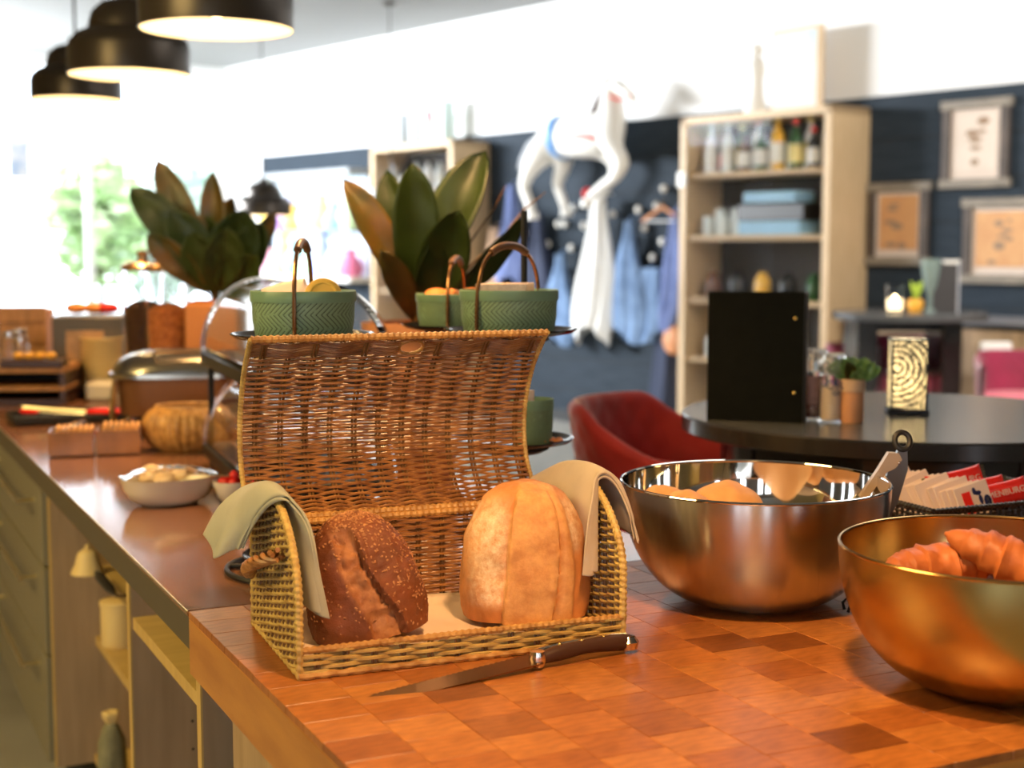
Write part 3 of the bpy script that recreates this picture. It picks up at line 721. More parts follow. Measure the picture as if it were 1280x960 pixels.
# croissants
cro_m = mat('croissant_crust', (0.56, 0.17, 0.045), .5, noise_=18, col2=(0.32, 0.08, 0.018), bump=(90, .4))
def croissant(label, x, y, z, L, r, rz, bend, tilt, seed):
    n, m = 60, 18; mb = MB()
    def fn(u, v):
        t = v * 2 - 1; a = u * 2 * math.pi
        env = max(0.03, (1 - abs(t) ** 2.2)) ** .7
        seg = (abs(t) * 4.2) % 1; step = 1 + .16 * (seg if True else 0) - .08
        rr = r * env * step * (1 + .16 * noise.noise(Vector((t * 6, math.cos(a) * 2, math.sin(a) * 2 + seed))) + .05 * noise.noise(Vector((t * 22, math.cos(a) * 6, math.sin(a) * 6 + seed))))
        cx = t * L / 2; cy = bend * t * t
        return Vector((cx, cy + rr * math.cos(a), rr * .85 * math.sin(a)))
    o = mb.grid(lambda u, v: fn(u, v), m, n, False)
    ob = o.obj('croissant', cro_m, None, 50, loc=(b2p.x + x, b2p.y + y, CT + z)); ob.rotation_euler = (tilt[0], tilt[1], rz)
    tag(ob, label, 'croissant'); return ob
croissant('croissant lying along the left inside of the gold bowl', -.066, .035, .128, .15, .030, R(6), -.012, (0, R(-5), 0), 1)
croissant('croissant propped on top with its tip pointing up left in the gold bowl', .012, -.012, .142, .17, .029, R(-22), .014, (0, R(17), 0), 4)
croissant('croissant below at the back of the gold bowl', .05, .06, .100, .15, .032, R(30), .012, (0, 0, 0), 8)
croissant('croissant lying underneath in the middle of the gold bowl', -.01, -.01, .070, .16, .034, R(70), .012, (0, 0, 0), 11)
croissant('croissant at the bottom right of the gold bowl', .085, -.01, .093, .14, .030, R(-70), .012, (0, 0, 0), 14)
# tongs leaning on the steel bowl's rim
tq = aty(1128, 551, 1.98)
tg = thing('serving_tongs', 'grey metal serving tongs with a ring end hooked over the steel bowl', 'tongs', tq, 0)
MB().tube([(.0105 * math.cos(q), .004 * math.sin(q), .0115 * math.sin(q)) for q in [2 * math.pi * i / 28 for i in range(28)]], .0042, 8, closed=True).obj('ring', 'black', tg)
def plate(pts, th, name, m):
    n = len(pts); vs = [Vector((x, -th, z)) for x, z in pts] + [Vector((x, th, z)) for x, z in pts]
    return MB().add(vs, [tuple(range(n)), tuple(range(2 * n - 1, n - 1, -1))] + [(i, n + i, n + (i + 1) % n, (i + 1) % n) for i in range(n)]).obj(name, m, tg, 30)
plate([(-.004, -.008), (.006, -.009), (.0075, -.04), (-.004, -.082), (-.019, -.118), (-.026, -.116), (-.017, -.085), (-.014, -.062), (-.022, -.05), (-.015, -.03)], .0045, 'outer_arm', 'tong')
plate([(-.006, -.017), (-.001, -.026), (-.010, -.038), (-.022, -.044), (-.050, -.083), (-.060, -.080), (-.034, -.040), (-.020, -.016)], .006, 'inner_arm', 'tongin')
MB().ball((-.006, -.008, -.03), .0022, 8, 6).obj('rivet', 'ksteel', tg)
pr = MB(); pr.tube([(-.058, 0, -.079), (-.095, .01, -.125)], [.006, .009], 8); pr.obj('gripper', 'ksteel', tg)
# small dark hook between the bowls
hk = MB(); hp = onz(1060, 768, CT); hk.tube([(0, 0, .003), (.004, .004, .012), (.001, .008, .021), (-.005, .01, .014), (-.004, .004, .006)], .0022, 6)
o = hk.obj('wire_clip', 'black', None, loc=(hp.x, hp.y, CT)); tag(o, 'small black wire clip on the block left of the gold bowl', 'clip')

# ================================================================ SACHET BASKET
sp_ = onz(1215, 705, CT); sb = thing('sachet_basket', 'low black woven basket of sugar sachets behind the gold bowl', 'basket', (sp_.x + .01, sp_.y + .045, CT), R(24))
bw2, bd2, bh2 = .31, .19, .102
def bxs(mb_a, mb_b, x0, y0, x1, y1):
    p0, p1 = Vector((x0, y0, 0)), Vector((x1, y1, 0)); d = (p1 - p0); Ln = d.length; d.normalize(); nn = Vector((d.y, -d.x, 0))
    sf = lambda a, b: (p0 + d * a + Vector((0, 0, b)), nn)
    return sf, Ln
wv = MB()
for (x0, y0, x1, y1) in ((0, 0, bw2, 0), (bw2, 0, bw2, bd2), (bw2, bd2, 0, bd2), (0, bd2, 0, 0)):
    sf, Ln = bxs(None, None, x0 - bw2 / 2, y0 - bd2 / 2, x1 - bw2 / 2, y1 - bd2 / 2)
    w_ = weave(sf, [(.004 + k * .0058, 0, Ln) for k in range(17)], .012, .0022, .0018, 3); wv.add(w_.v, w_.f)
    s_ = stakes(sf, [i * .012 for i in range(int(Ln / .012) + 1)], lambda a: 0, lambda a: bh2, .002, 2, .001); wv.add(s_.v, s_.f)
wv.obj('woven_wall', 'rattan', sb)['kind'] = 'stuff'
rr = [(-bw2 / 2, -bd2 / 2, bh2), (bw2 / 2, -bd2 / 2, bh2), (bw2 / 2, bd2 / 2, bh2), (-bw2 / 2, bd2 / 2, bh2), (-bw2 / 2, -bd2 / 2, bh2)]
rim(rr, .0042, .008).obj('rim', 'rattan', sb)
MB().box((0, 0, .004), (bw2, bd2, .006)).obj('base', 'rattan', sb, 0)
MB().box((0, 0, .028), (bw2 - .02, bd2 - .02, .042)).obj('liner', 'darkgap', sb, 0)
def on_sb(x, y, z): v = Matrix.Rotation(R(24), 3, 'Z') @ Vector((x, y, 0)); return Vector((sb.location.x + v.x, sb.location.y + v.y, CT + z))
# white paper sachets standing in a fan
NS = 15
for k in range(NS):
    t = k / (NS - 1)
    x = -.13 + .10 * t; y = .045 - .085 * t
    p = on_sb(x, y, .095 + .015 * (1 - t) + .003 * (k % 3))
    last = k == NS - 1
    lab = 'front white sugar sachet with red block and dark blue oval logo' if last else f'plain white sugar sachet, {ordn[k]} from the left in the black basket'
    r_ = thing('sugar_sachet', lab, 'sachet', p, R(18 + random.uniform(-4, 4)), None if last else 'white sugar sachets standing in the black basket')
    tl = R(-24 + 6 * t + random.uniform(-3, 3))
    w_, h_ = (.062, .052)
    mt = Matrix.Rotation(R(-12 - 12 * (1 - t)), 3, 'Y') @ Matrix.Rotation(tl, 3, 'X')
    b = MB().bbox((0, 0, 0), (w_, .0035, h_), .0012, M_=mt); b.obj('paper', 'whpack', r_)
    if last:
        def fc(x, z, y=-.0022): return mt @ Vector((x, y, z))
        q = MB().box(fc(-.012, -.002), (.015, .0006, .034), M_=mt); q.obj('red_block', 'redpack', r_, 0)
        q = MB()
        for cx, cz, rx, rz_ in ((.0035, .013, .0035, .006), (.009, .009, .0062, .0036), (.011, -.002, .0035, .008), (.022, -.007, .0068, .010)):
            q.ball(fc(cx, cz), 1, 14, 6, (rx, .0005, rz_), mt)
        q.obj('oval_logo', 'navyprint', r_)
        text_mesh('gold_mark', 'S', .012, 'goldfoil', r_, fc(.022, -.007, -.0030), (R(90) + tl, 0, R(0)), .0003)
# red wrapped biscuits with white lettering
def biscuit(label, x, y, z, rz, tl, L=.115, w=.036, ry=0):
    r_ = thing('wrapped_biscuit', label, 'biscuit', on_sb(x, y, z), rz)
    r_.rotation_euler = (tl, ry, rz)
    def fn(u, v):
        a = u * 2 * math.pi; t = v * 2 - 1; e = 1 - abs(t) ** 8
        yy = .0075 * (abs(math.sin(a)) ** .8) * math.copysign(1, math.sin(a)) * (.12 + .88 * e); 
        return Vector((t * L / 2, yy, (w / 2) * math.copysign(abs(math.cos(a)) ** .7, math.cos(a)) * (1 + .12 * abs(t) ** 3)))
    MB().grid(fn, 20, 30, True).obj('wrapper', 'redpack', r_)
    for s in (-1, 1):
        z_ = MB()
        for k in range(8):
            z_.box((s * (L / 2 + .003), 0, -w / 2 + (k + .5) * w / 8), (.008, .0012 + .001 * (k % 2), w / 8 * .8))
        z_.obj('crimped_end', 'goldfoil', r_, 0)
    MB().bbox((0, -.0075, 0), (L * .86, .0012, w * .40), .0004).obj('red_band', 'redpack', r_)
    text_mesh('lettering', 'LUMENBURG', .0135, 'whpack', r_, (0, -.0087, -.0005), (R(90), 0, 0), .0004, 1.15)
biscuit('upper red wrapped biscuit with white lettering at the back of the sachet basket', -.022, .012, .120, R(27), R(-18), ry=R(-6))
biscuit('lower red wrapped biscuit leaning right in the sachet basket', .028, -.030, .104, R(22), R(-26), ry=R(-7))
biscuit('red wrapped biscuit between the two others in the sachet basket', .004, -.008, .108, R(24), R(-22), ry=R(-3))

# ================================================================ GREEN BASKETS AND TIERED STANDS
def herring(name, cg, cb):
    m, nt, b = node_mat(name); N = nt.nodes; L = nt.links
    tc = N.new('ShaderNodeTexCoord'); sp = N.new('ShaderNodeSeparateXYZ'); L.new(tc.outputs['Object'], sp.inputs[0])
    def mth(op, a=None, b_=None, va=0, vb=0):
        n = N.new('ShaderNodeMath'); n.operation = op
        if a is not None: L.new(a, n.inputs[0])
        else: n.inputs[0].default_value = va
        if b_ is not None: L.new(b_, n.inputs[1])
        elif len(n.inputs) > 1: n.inputs[1].default_value = vb
        return n.outputs[0]
    at = mth('ARCTAN2', sp.outputs[1], sp.outputs[0])
    zz = mth('MULTIPLY', sp.outputs[2], None, vb=1 / .040)        # chevron period in height
    tri = mth('PINGPONG', zz, None, vb=.5)
    aa = mth('MULTIPLY', at, None, vb=54 / (2 * math.pi))
    su = mth('ADD', aa, mth('MULTIPLY', tri, None, vb=-5.2))
    fr = mth('FRACT', su); ed = mth('ABSOLUTE', mth('SUBTRACT', fr, None, vb=.5))     # .5 at the groove
    g1 = mth('GREATER_THAN', ed, None, vb=.40)
    # small step so that grooves break up like crossing slats
    n = N.new('ShaderNodeTexNoise'); n.inputs['Scale'].default_value = 90; L.new(tc.outputs['Object'], n.inputs['Vector'])
    g2 = mth('MULTIPLY', g1, mth('GREATER_THAN', n.outputs['Fac'], None, vb=.36))
    n2 = N.new('ShaderNodeTexNoise'); n2.inputs['Scale'].default_value = 12; L.new(tc.outputs['Object'], n2.inputs['Vector'])
    mx = N.new('ShaderNodeMix'); mx.data_type = 'RGBA'; L.new(n2.outputs['Fac'], mx.inputs[0]); mx.inputs[6].default_value = (*cg, 1); mx.inputs[7].default_value = (*cb, 1)
    m2 = N.new('ShaderNodeMix'); m2.data_type = 'RGBA'; L.new(g2, m2.inputs[0]); L.new(mx.outputs[2], m2.inputs[6]); m2.inputs[7].default_value = (.02, .03, .012, 1)  # crevice shade between the slats is put into the colour
    L.new(m2.outputs[2], b.inputs['Base Color']); b.inputs['Roughness'].default_value = .45
    bp = N.new('ShaderNodeBump'); bp.inputs['Strength'].default_value = .8; bp.inputs['Distance'].default_value = .001; bp.invert = True
    L.new(ed, bp.inputs['Height']); L.new(bp.outputs[0], b.inputs['Normal'])
    return m
M['herring'] = herring('green_herringbone_bamboo', (0.20, 0.33, 0.20), (0.25, 0.35, 0.19))
M['greenband'] = mat('green_bamboo_band', (0.21, 0.34, 0.21), .4, noise_=20, col2=(0.18, 0.30, 0.18))
def green_basket(label, p, rad, h, rz, handle=True, sy=.92, ang=0):
    r_ = thing('green_basket', label, 'basket', p, rz)
    MB().lathe([(0, 0), (rad * .86, 0), (rad * .92, h * .08), (rad * .97, h * .4), (rad * .985, h * .78)], 64, sy=sy).obj('woven_wall', 'herring', r_)
    MB().lathe([(rad * 1.0, h * .77), (rad * 1.012, h * .80), (rad * 1.012, h * .985), (rad * 1.0, h), (rad * .965, h), (rad * .96, h * .97), (rad * .95, h * .5), (rad * .84, .004), (0, .004)], 64, sy=sy).obj('rim_band', 'greenband', r_)
    if handle:
        ca, sa = math.cos(ang), math.sin(ang); hw_ = rad * 1.03
        pts = [(-hw_, h * .08), (-hw_ * 1.0, h * .6), (-hw_ * .92, h * 1.25), (-hw_ * .72, h * 1.66), (-hw_ * .38, h * 1.9), (0, h * 1.97), (hw_ * .38, h * 1.9), (hw_ * .72, h * 1.66), (hw_ * .92, h * 1.25), (hw_, h * .6), (hw_, h * .08)]
        P_ = [crom([(x * ca, x * sa * sy, z) for x, z in pts], i / 48) for i in range(49)]
        MB().tube(P_, .0033, 8).obj('handle', 'copper', r_)
        MB().tube(P_[17:32], .0064, 10).obj('handle_grip', 'leather', r_)
    return r_
ZP = aty(383, 419, 2.10).z
def stand_plate(parent, c, rad):
    # shallow black dish
    return MB().lathe([(0, 0), (rad * .55, .001), (rad * .93, .008), (rad, .0135), (rad * 1.0, .0150), (rad * .97, .0150), (rad * .9, .0105), (rad * .55, .0045), (0, .0035)], 56, c).obj('plate', 'blackgloss', parent)
def ring_base(parent, c, rad):
    return MB().tube([(c[0] + rad * math.cos(2 * math.pi * i / 48), c[1] + rad * math.sin(2 * math.pi * i / 48), .005) for i in range(48)], .0045, 8, closed=True)
# stand A (left)
pa = aty(378, 416, 2.13)
sA = thing('tiered_stand', 'black metal stand with a round plate carrying the left green basket', 'stand', (pa.x, pa.y, CT), 0)
stand_plate(sA, (0, 0, pa.z - CT - .015), .107)
m_ = MB(); m_.tube([(0, 0, .004), (0, 0, pa.z - CT - .012)], .005, 8); m_.obj('pole', 'black', sA)
ring_base(sA, (0, 0, 0), .118).obj('base_ring', 'black', sA)
m_ = MB(); m_.tube([(-.118, 0, .005), (.118, 0, .005)], .004, 8); m_.tube([(0, -.118, .005), (0, .118, .005)], .004, 8); m_.obj('base_cross', 'black', sA)
stand_plate(sA, (0, 0, .012), .095)
gA = green_basket('green herringbone basket with upright handle on the left black stand', (pa.x + .002, pa.y, pa.z - .0105), .078, .074, R(0), True, .9, R(88))
# stand B (right) with a pole and four staggered plates
pbp = aty(655, 540, 2.42)
sB = thing('tiered_stand', 'tall black stand with staggered round plates behind the bread bin lid', 'stand', (pbp.x, pbp.y, CT), 0)
m_ = MB(); m_.tube([(0, 0, .004), (0, 0, .55)], .0055, 8); m_.obj('pole', 'black', sB)
ring_base(sB, (0, 0, 0), .11).obj('base_ring', 'black', sB)
m_ = MB(); m_.tube([(-.11, 0, .005), (.11, 0, .005)], .004, 8); m_.tube([(0, -.11, .005), (0, .11, .005)], .004, 8); m_.obj('base_cross', 'black', sB)
pl1 = aty(638, 411, 2.30); pl2 = aty(572, 405, 2.66); pl3 = aty(640, 547, 2.36)
for q, rad in ((pl1, .108), (pl2, .105), (pl3, .104)):
    c = (q.x - pbp.x, q.y - pbp.y, q.z - CT - .014); stand_plate(sB, c, rad)
    MB().tube([(0, 0, c[2] - .004), (c[0], c[1], c[2] - .002)], .0045, 8).obj('bracket', 'black', sB)
    MB().lathe([(0, -.012), (.05, -.010), (.062, -.004), (.062, .0005), (0, .001)], 32, c).obj('plate_foot', 'black', sB)
gB = green_basket('green herringbone basket of paper sachets on the right black plate', (pl1.x - .0025, pl1.y, pl1.z - .0095), .0795, .073, R(0), True, .9, R(52))
gC = green_basket('green basket of orange snacks on the rear black plate', (pl2.x - .002, pl2.y, pl2.z - .0095), .075, .067, R(0), True, .9, R(80))
cq = aty(665, 548, 2.37)
gD = green_basket('small green herringbone cup on the lower black plate', (cq.x, cq.y, pl3.z - .0095), .036, .074, R(0), False, 1.0)
# contents
o = MB().grid(lambda u, v: Vector((-.034 + .068 * u, .0, -.025 + .05 * v + .004 * math.sin(u * 3))), 8, 6).obj('paper_card', 'whpack', None, loc=(gA.location.x - .028, gA.location.y + .01, gA.location.z + .071)); o.rotation_euler = (R(-60), R(-14), R(10)); tag(o, 'cream paper card lying in the left green basket', 'card'); o.modifiers.new('th', 'SOLIDIFY').thickness = .001
tcup = thing('round_wafer', 'yellow round wafer standing up in the left green basket', 'snack', (gA.location.x + .030, gA.location.y, gA.location.z + .066), R(15))
tcup.rotation_euler = (R(70), R(25), 0)
MB().lathe([(0, -.002), (.026, -.002), (.028, 0), (.026, .002), (.02, .003), (.018, .001), (0, .001)], 28).obj('disc', mat('yellow_wafer', (.85, .50, .10), .5), tcup)
for k in range(6):
    p = (gB.location.x - .012 + .004 * k, gB.location.y - .02 + .012 * k, gB.location.z + .052)
    o = MB().bbox((0, 0, 0), (.082 - .003 * k, .006, .062), .0012).obj('paper_sachet', mat('pink_white_sachet', (.80, .62, .52), .6, noise_=120, col2=(.6, .42, .36)) if k == 0 else 'whpack', None, loc=p, rz=R(-3 + k))
    tag(o, 'front pink-white printed sachet in the right green basket' if k == 0 else 'white sachet standing in the right green basket', 'sachet', None if k == 0 else 'white sachets in the right green basket')
osn = mat('orange_snack', (.78, .26, .06), .5, bump=(60, .3))
for k in range(7):
    a = k * .9; o = MB().ball((0, 0, 0), .019, 12, 8, (1.2, .9, .62)).obj('orange_snack', osn, None, loc=(gC.location.x + .042 * math.cos(a), gC.location.y + .036 * math.sin(a), gC.location.z + .061 + .004 * (k % 2)))
    tag(o, 'orange snack lying in the rear green basket', 'snack', 'orange snacks in the rear green basket')
for k, (dx, w_) in enumerate(((-.02, .012), (-.006, .02))):
    o = MB().bbox((0, 0, 0), (w_, .003, .075), .001).obj('stirrer_sachet', 'whpack', None, loc=(gD.location.x + dx, gD.location.y - .004 + .012 * k, gD.location.z + .05)); tag(o, ['narrow white sachet poking out of the small green cup', 'wider white sachet inside the small green cup'][k], 'sachet')
for k in range(9):
    a = k * .7; o = MB().ball((0, 0, 0), .006, 8, 6, (1, 1, .6)).obj('orange_sweet', osn, None, loc=(pl3.x + .066 + .014 * math.cos(a * 2.1), pl3.y + .012 * math.sin(a * 3), pl3.z - .004))
    tag(o, 'small orange sweet on the lower black plate', 'sweet', 'orange sweets on the lower plate')

# ================================================================ THINGS ON THE BROWN COUNTER
# oval bowl covered with film
q = onz(207, 633, CT); ob_ = thing('oval_bowl', 'cream oval bowl of sliced food under cling film on the brown counter', 'bowl', (q.x, q.y + .03, CT), CR)
MB().lathe([(0, 0), (.05, 0), (.072, .012), (.084, .030), (.09, .050), (.0925, .054), (.0895, .053), (.08, .032), (.066, .016), (0, .012)], 56, sy=.78).obj('dish', 'cream', ob_)
fd = mat('sliced_food', (.88, .68, .42), .5, noise_=30, col2=(.7, .42, .2))
for k in range(9):
    o = MB().lathe([(0, 0), (.020, 0), (.021, .004), (.018, .009), (.01, .012), (0, .013)], 14).obj('cheese_slice', fd, None, loc=(q.x + random.uniform(-.045, .045), q.y + .03 + random.uniform(-.03, .03), CT + .048 + .0015 * k)); o.rotation_euler = (random.uniform(-.5, .5), random.uniform(-.5, .5), 0)
    tag(o, 'pale food slice under the cling film of the oval bowl', 'food', 'slices in the oval bowl')
film = mat('cling_film', (1, 1, 1), .12, trans=1, ior=1.035)
MB().grid(lambda u, v: Vector((.0925 * v * math.cos(u * 6.2832), .072 * v * math.sin(u * 6.2832), .054 + .020 * (1 - v * v) + .004 * noise.noise(Vector((u * 12, v * 6, 0))))), 48, 10, True).obj('cling_film', film, ob_)
# small bowl with tomatoes
q = onz(291, 632, CT); r_ = thing('small_bowl', 'small cream bowl of cherry tomatoes with a spoon beside the oval bowl', 'bowl', (q.x, q.y + .02, CT), 0)
MB().lathe([(0, 0), (.018, 0), (.032, .014), (.040, .036), (.042, .046), (.040, .046), (.030, .018), (0, .008)], 36).obj('dish', 'cream', r_)
for k in range(8):
    a = k * .8; rr_ = .018 if k < 7 else 0
    o = MB().ball((0, 0, 0), .0105, 12, 8).obj('cherry_tomato', 'red', None, loc=(q.x + rr_ * math.cos(a) * 1.2, q.y + .02 + rr_ * math.sin(a), CT + .042 + (.012 if k == 7 else 0)))
    tag(o, 'small red cherry tomato in the small cream bowl', 'tomato', 'cherry tomatoes in the small bowl')
MB().tube([(.03, 0, .052), (-.045, -.01, .056)], .0022, 6).obj('spoon_handle', 'handle', r_)
# amber tray of crispbread: two open boxes
q = onz(112, 571, CT)
for k in range(2):
    dx = (-.052, .052)[k]; r_ = thing('snack_box', ['left amber box of wrapped crackers on the brown counter', 'right amber box of heaped orange crackers on the brown counter'][k], 'box', (q.x + dx * .98, q.y + .05 + dx * .3, CT), R(14))
    amb = mat('amber_box', (.34, .14, .035), .2, noise_=15) if k == 0 else bpy.data.materials['amber_box']
    for (cx, cy, sx_, sy_) in ((0, -.045, .10, .005), (0, .045, .10, .005), (-.0475, 0, .005, .09), (.0475, 0, .005, .09)):
        MB().bbox((cx, cy, .032), (sx_, sy_, .056), .001).obj('side', amb, r_)
    MB().box((0, 0, .006), (.098, .09, .006)).obj('base', amb, r_, 0)
    for j in range(7):
        p = Matrix.Rotation(R(14), 3, 'Z') @ Vector((-.035 + .0115 * j, 0, 0))
        o = MB().bbox((0, 0, 0), (.008, .074, .05), .002).obj('cracker', mat('cracker', (.72, .38, .14), .6, bump=(80, .4)) if j == 0 and k == 0 else (bpy.data.materials['cracker']), None, loc=(r_.location.x + p.x, r_.location.y + p.y, CT + .045 + .004 * k), rz=R(14))
        o.rotation_euler = (0, R(14 + 3 * j), R(14)); tag(o, f'cracker, {ordn[j]} from the left in the {["left", "right"][k]} amber box', 'cracker', ['crackers in the left amber box', 'crackers in the right amber box'][k])
    MB().tube([(-.02, -.05, .07), (.03, .02, .078)], .004, 6).obj('film_fold', film, r_)
# pumpkin-shaped wicker basket
q = onz(229, 567, CT); r_ = thing('round_basket', 'round ribbed golden basket with inward rim behind the oval bowl', 'basket', (q.x, q.y + .07, CT), 0)
MB().lathe([(0, 0), (.07, 0), (.095, .018), (.108, .045), (.106, .075), (.09, .098), (.077, .106), (.073, .100), (.09, .07), (.09, .03), (.06, .01), (0, .01)], 120, sy=.8, wob=lambda a, z: 1 + .06 * abs(math.sin(16 * a))).obj('ribbed_wall', 'wick', r_)
rim([(.078 * math.cos(i * 6.2832 / 40), .062 * math.sin(i * 6.2832 / 40), .106) for i in range(41)], .004, .01).obj('rim', 'wick', r_)
# two-tier roll-top display
fr_, bk_ = aty(312, 466, 2.60), aty(250, 434, 3.20)
ang = math.atan2(-(bk_.x - fr_.x), (bk_.y - fr_.y)); Ld = math.hypot(bk_.x - fr_.x, bk_.y - fr_.y); wd = .28
dome_m = mat('acrylic_dome', (1, .98, .96), .03, trans=1, ior=1.12)
dm = thing('dome_display', 'two-tier pastry display with clear roll-top domes behind the bread bin', 'display', (fr_.x, fr_.y, CT), ang)
for k, zt in enumerate((fr_.z - .03, CT + .02)):
    z = zt - CT
    MB().bbox((wd / 2, Ld / 2, z + .012), (wd, Ld, .03), .004).obj('tray', 'black', dm)
    rr_ = wd / 2
    def arc(u, v, R_=rr_): a = math.pi * u; return Vector((rr_ - R_ * math.cos(a) * .98, .012 + (Ld - .024) * v, z + .028 + R_ * 1.15 * math.sin(a)))
    o = MB().grid(arc, 40, 12).obj('dome', dome_m, dm); so_ = o.modifiers.new('th', 'SOLIDIFY'); so_.thickness = .003
    for yy in (.012, Ld - .012):
        MB().tube([(rr_ - rr_ * .98 * math.cos(math.pi * i / 30), yy, z + .028 + rr_ * 1.15 * math.sin(math.pi * i / 30)) for i in range(31)], .004, 6).obj('dome_edge', dome_m, dm)
    wn = MatP = None
    for e in range(3):
        pt = Matrix.Rotation(ang, 3, 'Z') @ Vector((.09 + .08 * e, .3 + .03 * (e % 2), 0))
        o = MB().ball((0, 0, 0), .034, 16, 10, (1.3, .9, .6)).obj('pastry', bun_m, None, loc=(fr_.x + pt.x, fr_.y + pt.y, zt + .045))
        tag(o, f'{["left", "middle", "right"][e]} pastry inside the {["upper", "lower"][k]} clear dome', 'pastry', ['pastries in the upper dome', 'pastries in the lower dome'][k])
for (x, y) in ((.02, .02), (wd - .02, .02), (.02, Ld - .02), (wd - .02, Ld - .02)):
    m_ = MB(); m_.box((x, y, (fr_.z - .03 - CT) / 2), (.012, .012, fr_.z - .03 - CT)); m_.obj('post', 'black', dm, 0)
# chafing dish
q = onz(222, 545, CT); cd_ = thing('chafing_dish', 'polished steel chafing dish with rounded lid on the brown counter', 'chafing dish', (q.x, q.y + .12, CT), R(6))
M['chrome'] = mat('polished_chrome', (.62, .56, .48), .17, metal=1)
def sup(a, e=.45): c, s_ = math.cos(a), math.sin(a); return math.copysign(abs(c) ** e, c), math.copysign(abs(s_) ** e, s_)
def pan(z, k, e=.42):
    return [Vector((.185 * k * sup(2 * math.pi * i / 64, e)[0], .15 * k * sup(2 * math.pi * i / 64, e)[1], z)) for i in range(64)]
def loft(rings):
    vs = [p for r in rings for p in r]; n = len(rings[0]); fs = []
    for j in range(len(rings) - 1):
        for i in range(n): k = (i + 1) % n; fs.append((j * n + i, j * n + k, (j + 1) * n + k, (j + 1) * n + i))
    fs.append(tuple(range(n - 1, -1, -1))); fs.append(tuple((len(rings) - 1) * n + i for i in range(n)))
    return MB().add(vs, fs)
loft([pan(.05, .80), pan(.055, .90), pan(.152, .94)]).obj('water_pan', mat('brown_reflection_pan', (.22, .10, .04), .3, metal=.5), cd_)  # the brown that the steel pan reflects is put into its colour
loft([pan(.150, .95), pan(.152, 1.03), pan(.163, 1.03)]).obj('pan_rim', 'chrome', cd_)
loft([pan(.165, .99)] + [pan(.165 + .055 * math.sin(t * math.pi / 16), .99 * math.cos(t * math.pi / 16) ** .55, .5 + .03 * t) for t in range(1, 8)]).obj('lid', 'chrome', cd_)
MB().tube([(-.07, -.10, .210), (-.06, -.14, .222), (.06, -.14, .222), (.07, -.10, .210)], .006, 8).obj('lid_handle', 'chrome', cd_)
for sx_ in (-1, 1):
    for sy_ in (-1, 1): MB().tube([(sx_ * .165, sy_ * .125, .155), (sx_ * .175, sy_ * .13, .07), (sx_ * .168, sy_ * .125, .0)], [.008, .009, .012], 8).obj('leg', 'chrome', cd_)
MB().lathe([(0, 0), (.035, 0), (.037, .04), (.03, .045), (0, .046)], 20).obj('burner', 'chrome', cd_)
# cereal dispensers
gl = mat('jar_glass', (1, 1, 1), .02, trans=1, ior=1.18)
cer = [mat('orange_cereal', (.62, .20, .05), .8, noise_=70, col2=(.3, .08, .02), bump=(90, 1, .01)), mat('dark_cereal', (.10, .035, .012), .8, noise_=70, bump=(90, 1, .01))]
for k, (px, Y, lab) in enumerate(((211, 4.25, 'tall glass cereal jar of orange flakes, the right one of two'), (181, 4.45, 'tall glass cereal jar of dark cereal, the left one of two'))):
    p = aty(px, 430, Y); r_ = thing('cereal_jar', lab, 'jar', (p.x, p.y, CT), 0)
    MB().lathe([(0, .0), (.05, 0), (.05, .012), (.022, .03), (.02, .07), (.035, .075), (.05, .085)], 28).obj('foot', 'black', r_)
    h = .36; zb = .085
    MB().lathe([(.042, zb), (.058, zb + .06), (.064, zb + .18), (.066, h + .06), (.063, h + .06), (.061, zb + .18), (.055, zb + .06), (.040, zb + .003)], 40).obj('glass', gl, r_)
    MB().lathe([(0, zb + .004), (.039, zb + .004), (.054, zb + .06), (.060, zb + .18), (.060, zb + .215), (.03, zb + .235), (0, zb + .24)], 32, wob=lambda a, z: 1).obj('cereal', cer[k], r_)
    MB().lathe([(.067, h + .055), (.068, h + .07), (.05, h + .08), (.016, h + .085), (.016, h + .1), (.02, h + .115), (0, h + .12)], 32).obj('lid', mat('copper_lid', (.8, .45, .2), .2, metal=1) if k == 0 else bpy.data.materials['copper_lid'], r_)
# stack of bowls
p = onz(124, 497, CT); CREAMS = []
for k in range(12):
    r_ = MB().lathe([(0, 0), (.035, 0), (.058, .014), (.070, .034), (.0685, .035), (.055, .016), (0, .004)], 36).obj('stacked_bowl', 'creamy', None, loc=(p.x, p.y + .05, CT + .0145 * k))
    tag(r_, f'cream bowl, {["lowest"] [0] if k == 0 else ("topmost" if k == 11 else ordn[k] + " from the bottom")} of the stack beside the riser', 'bowl', 'cream bowls stacked beside the riser')
# dark tray with red tongs
q = onz(88, 527, CT); r_ = thing('serving_tray', 'black tray with a dark rim at the left of the brown counter', 'tray', (q.x, q.y + .04, CT), CR)
MB().bbox((0, 0, .006), (.34, .2, .01), .003).obj('tray_base', 'black', r_)
for (cx, cy, sx_, sy_) in ((0, -.1, .34, .008), (0, .1, .34, .008), (-.17, 0, .008, .2), (.17, 0, .008, .2)): MB().bbox((cx, cy, .014), (sx_, sy_, .02), .002).obj('tray_rim', 'black', r_)
t_ = thing('red_spatula', 'bright red silicone spatula with steel handle on the black tray', 'spatula', (q.x + .02, q.y, CT + .028), R(2))
MB().ball((.075, 0, 0), .036, 16, 8, (1.5, .8, .32)).obj('blade', 'red', t_)
MB().tube([(.03, 0, 0), (-.06, 0, .006), (-.15, 0, .012)], [.006, .005, .008], 8).obj('handle', 'handle', t_)
t_ = thing('serving_fork', 'steel serving fork with a red tip beside the red spatula', 'fork', (q.x - .04, q.y - .03, CT + .026), R(-12))
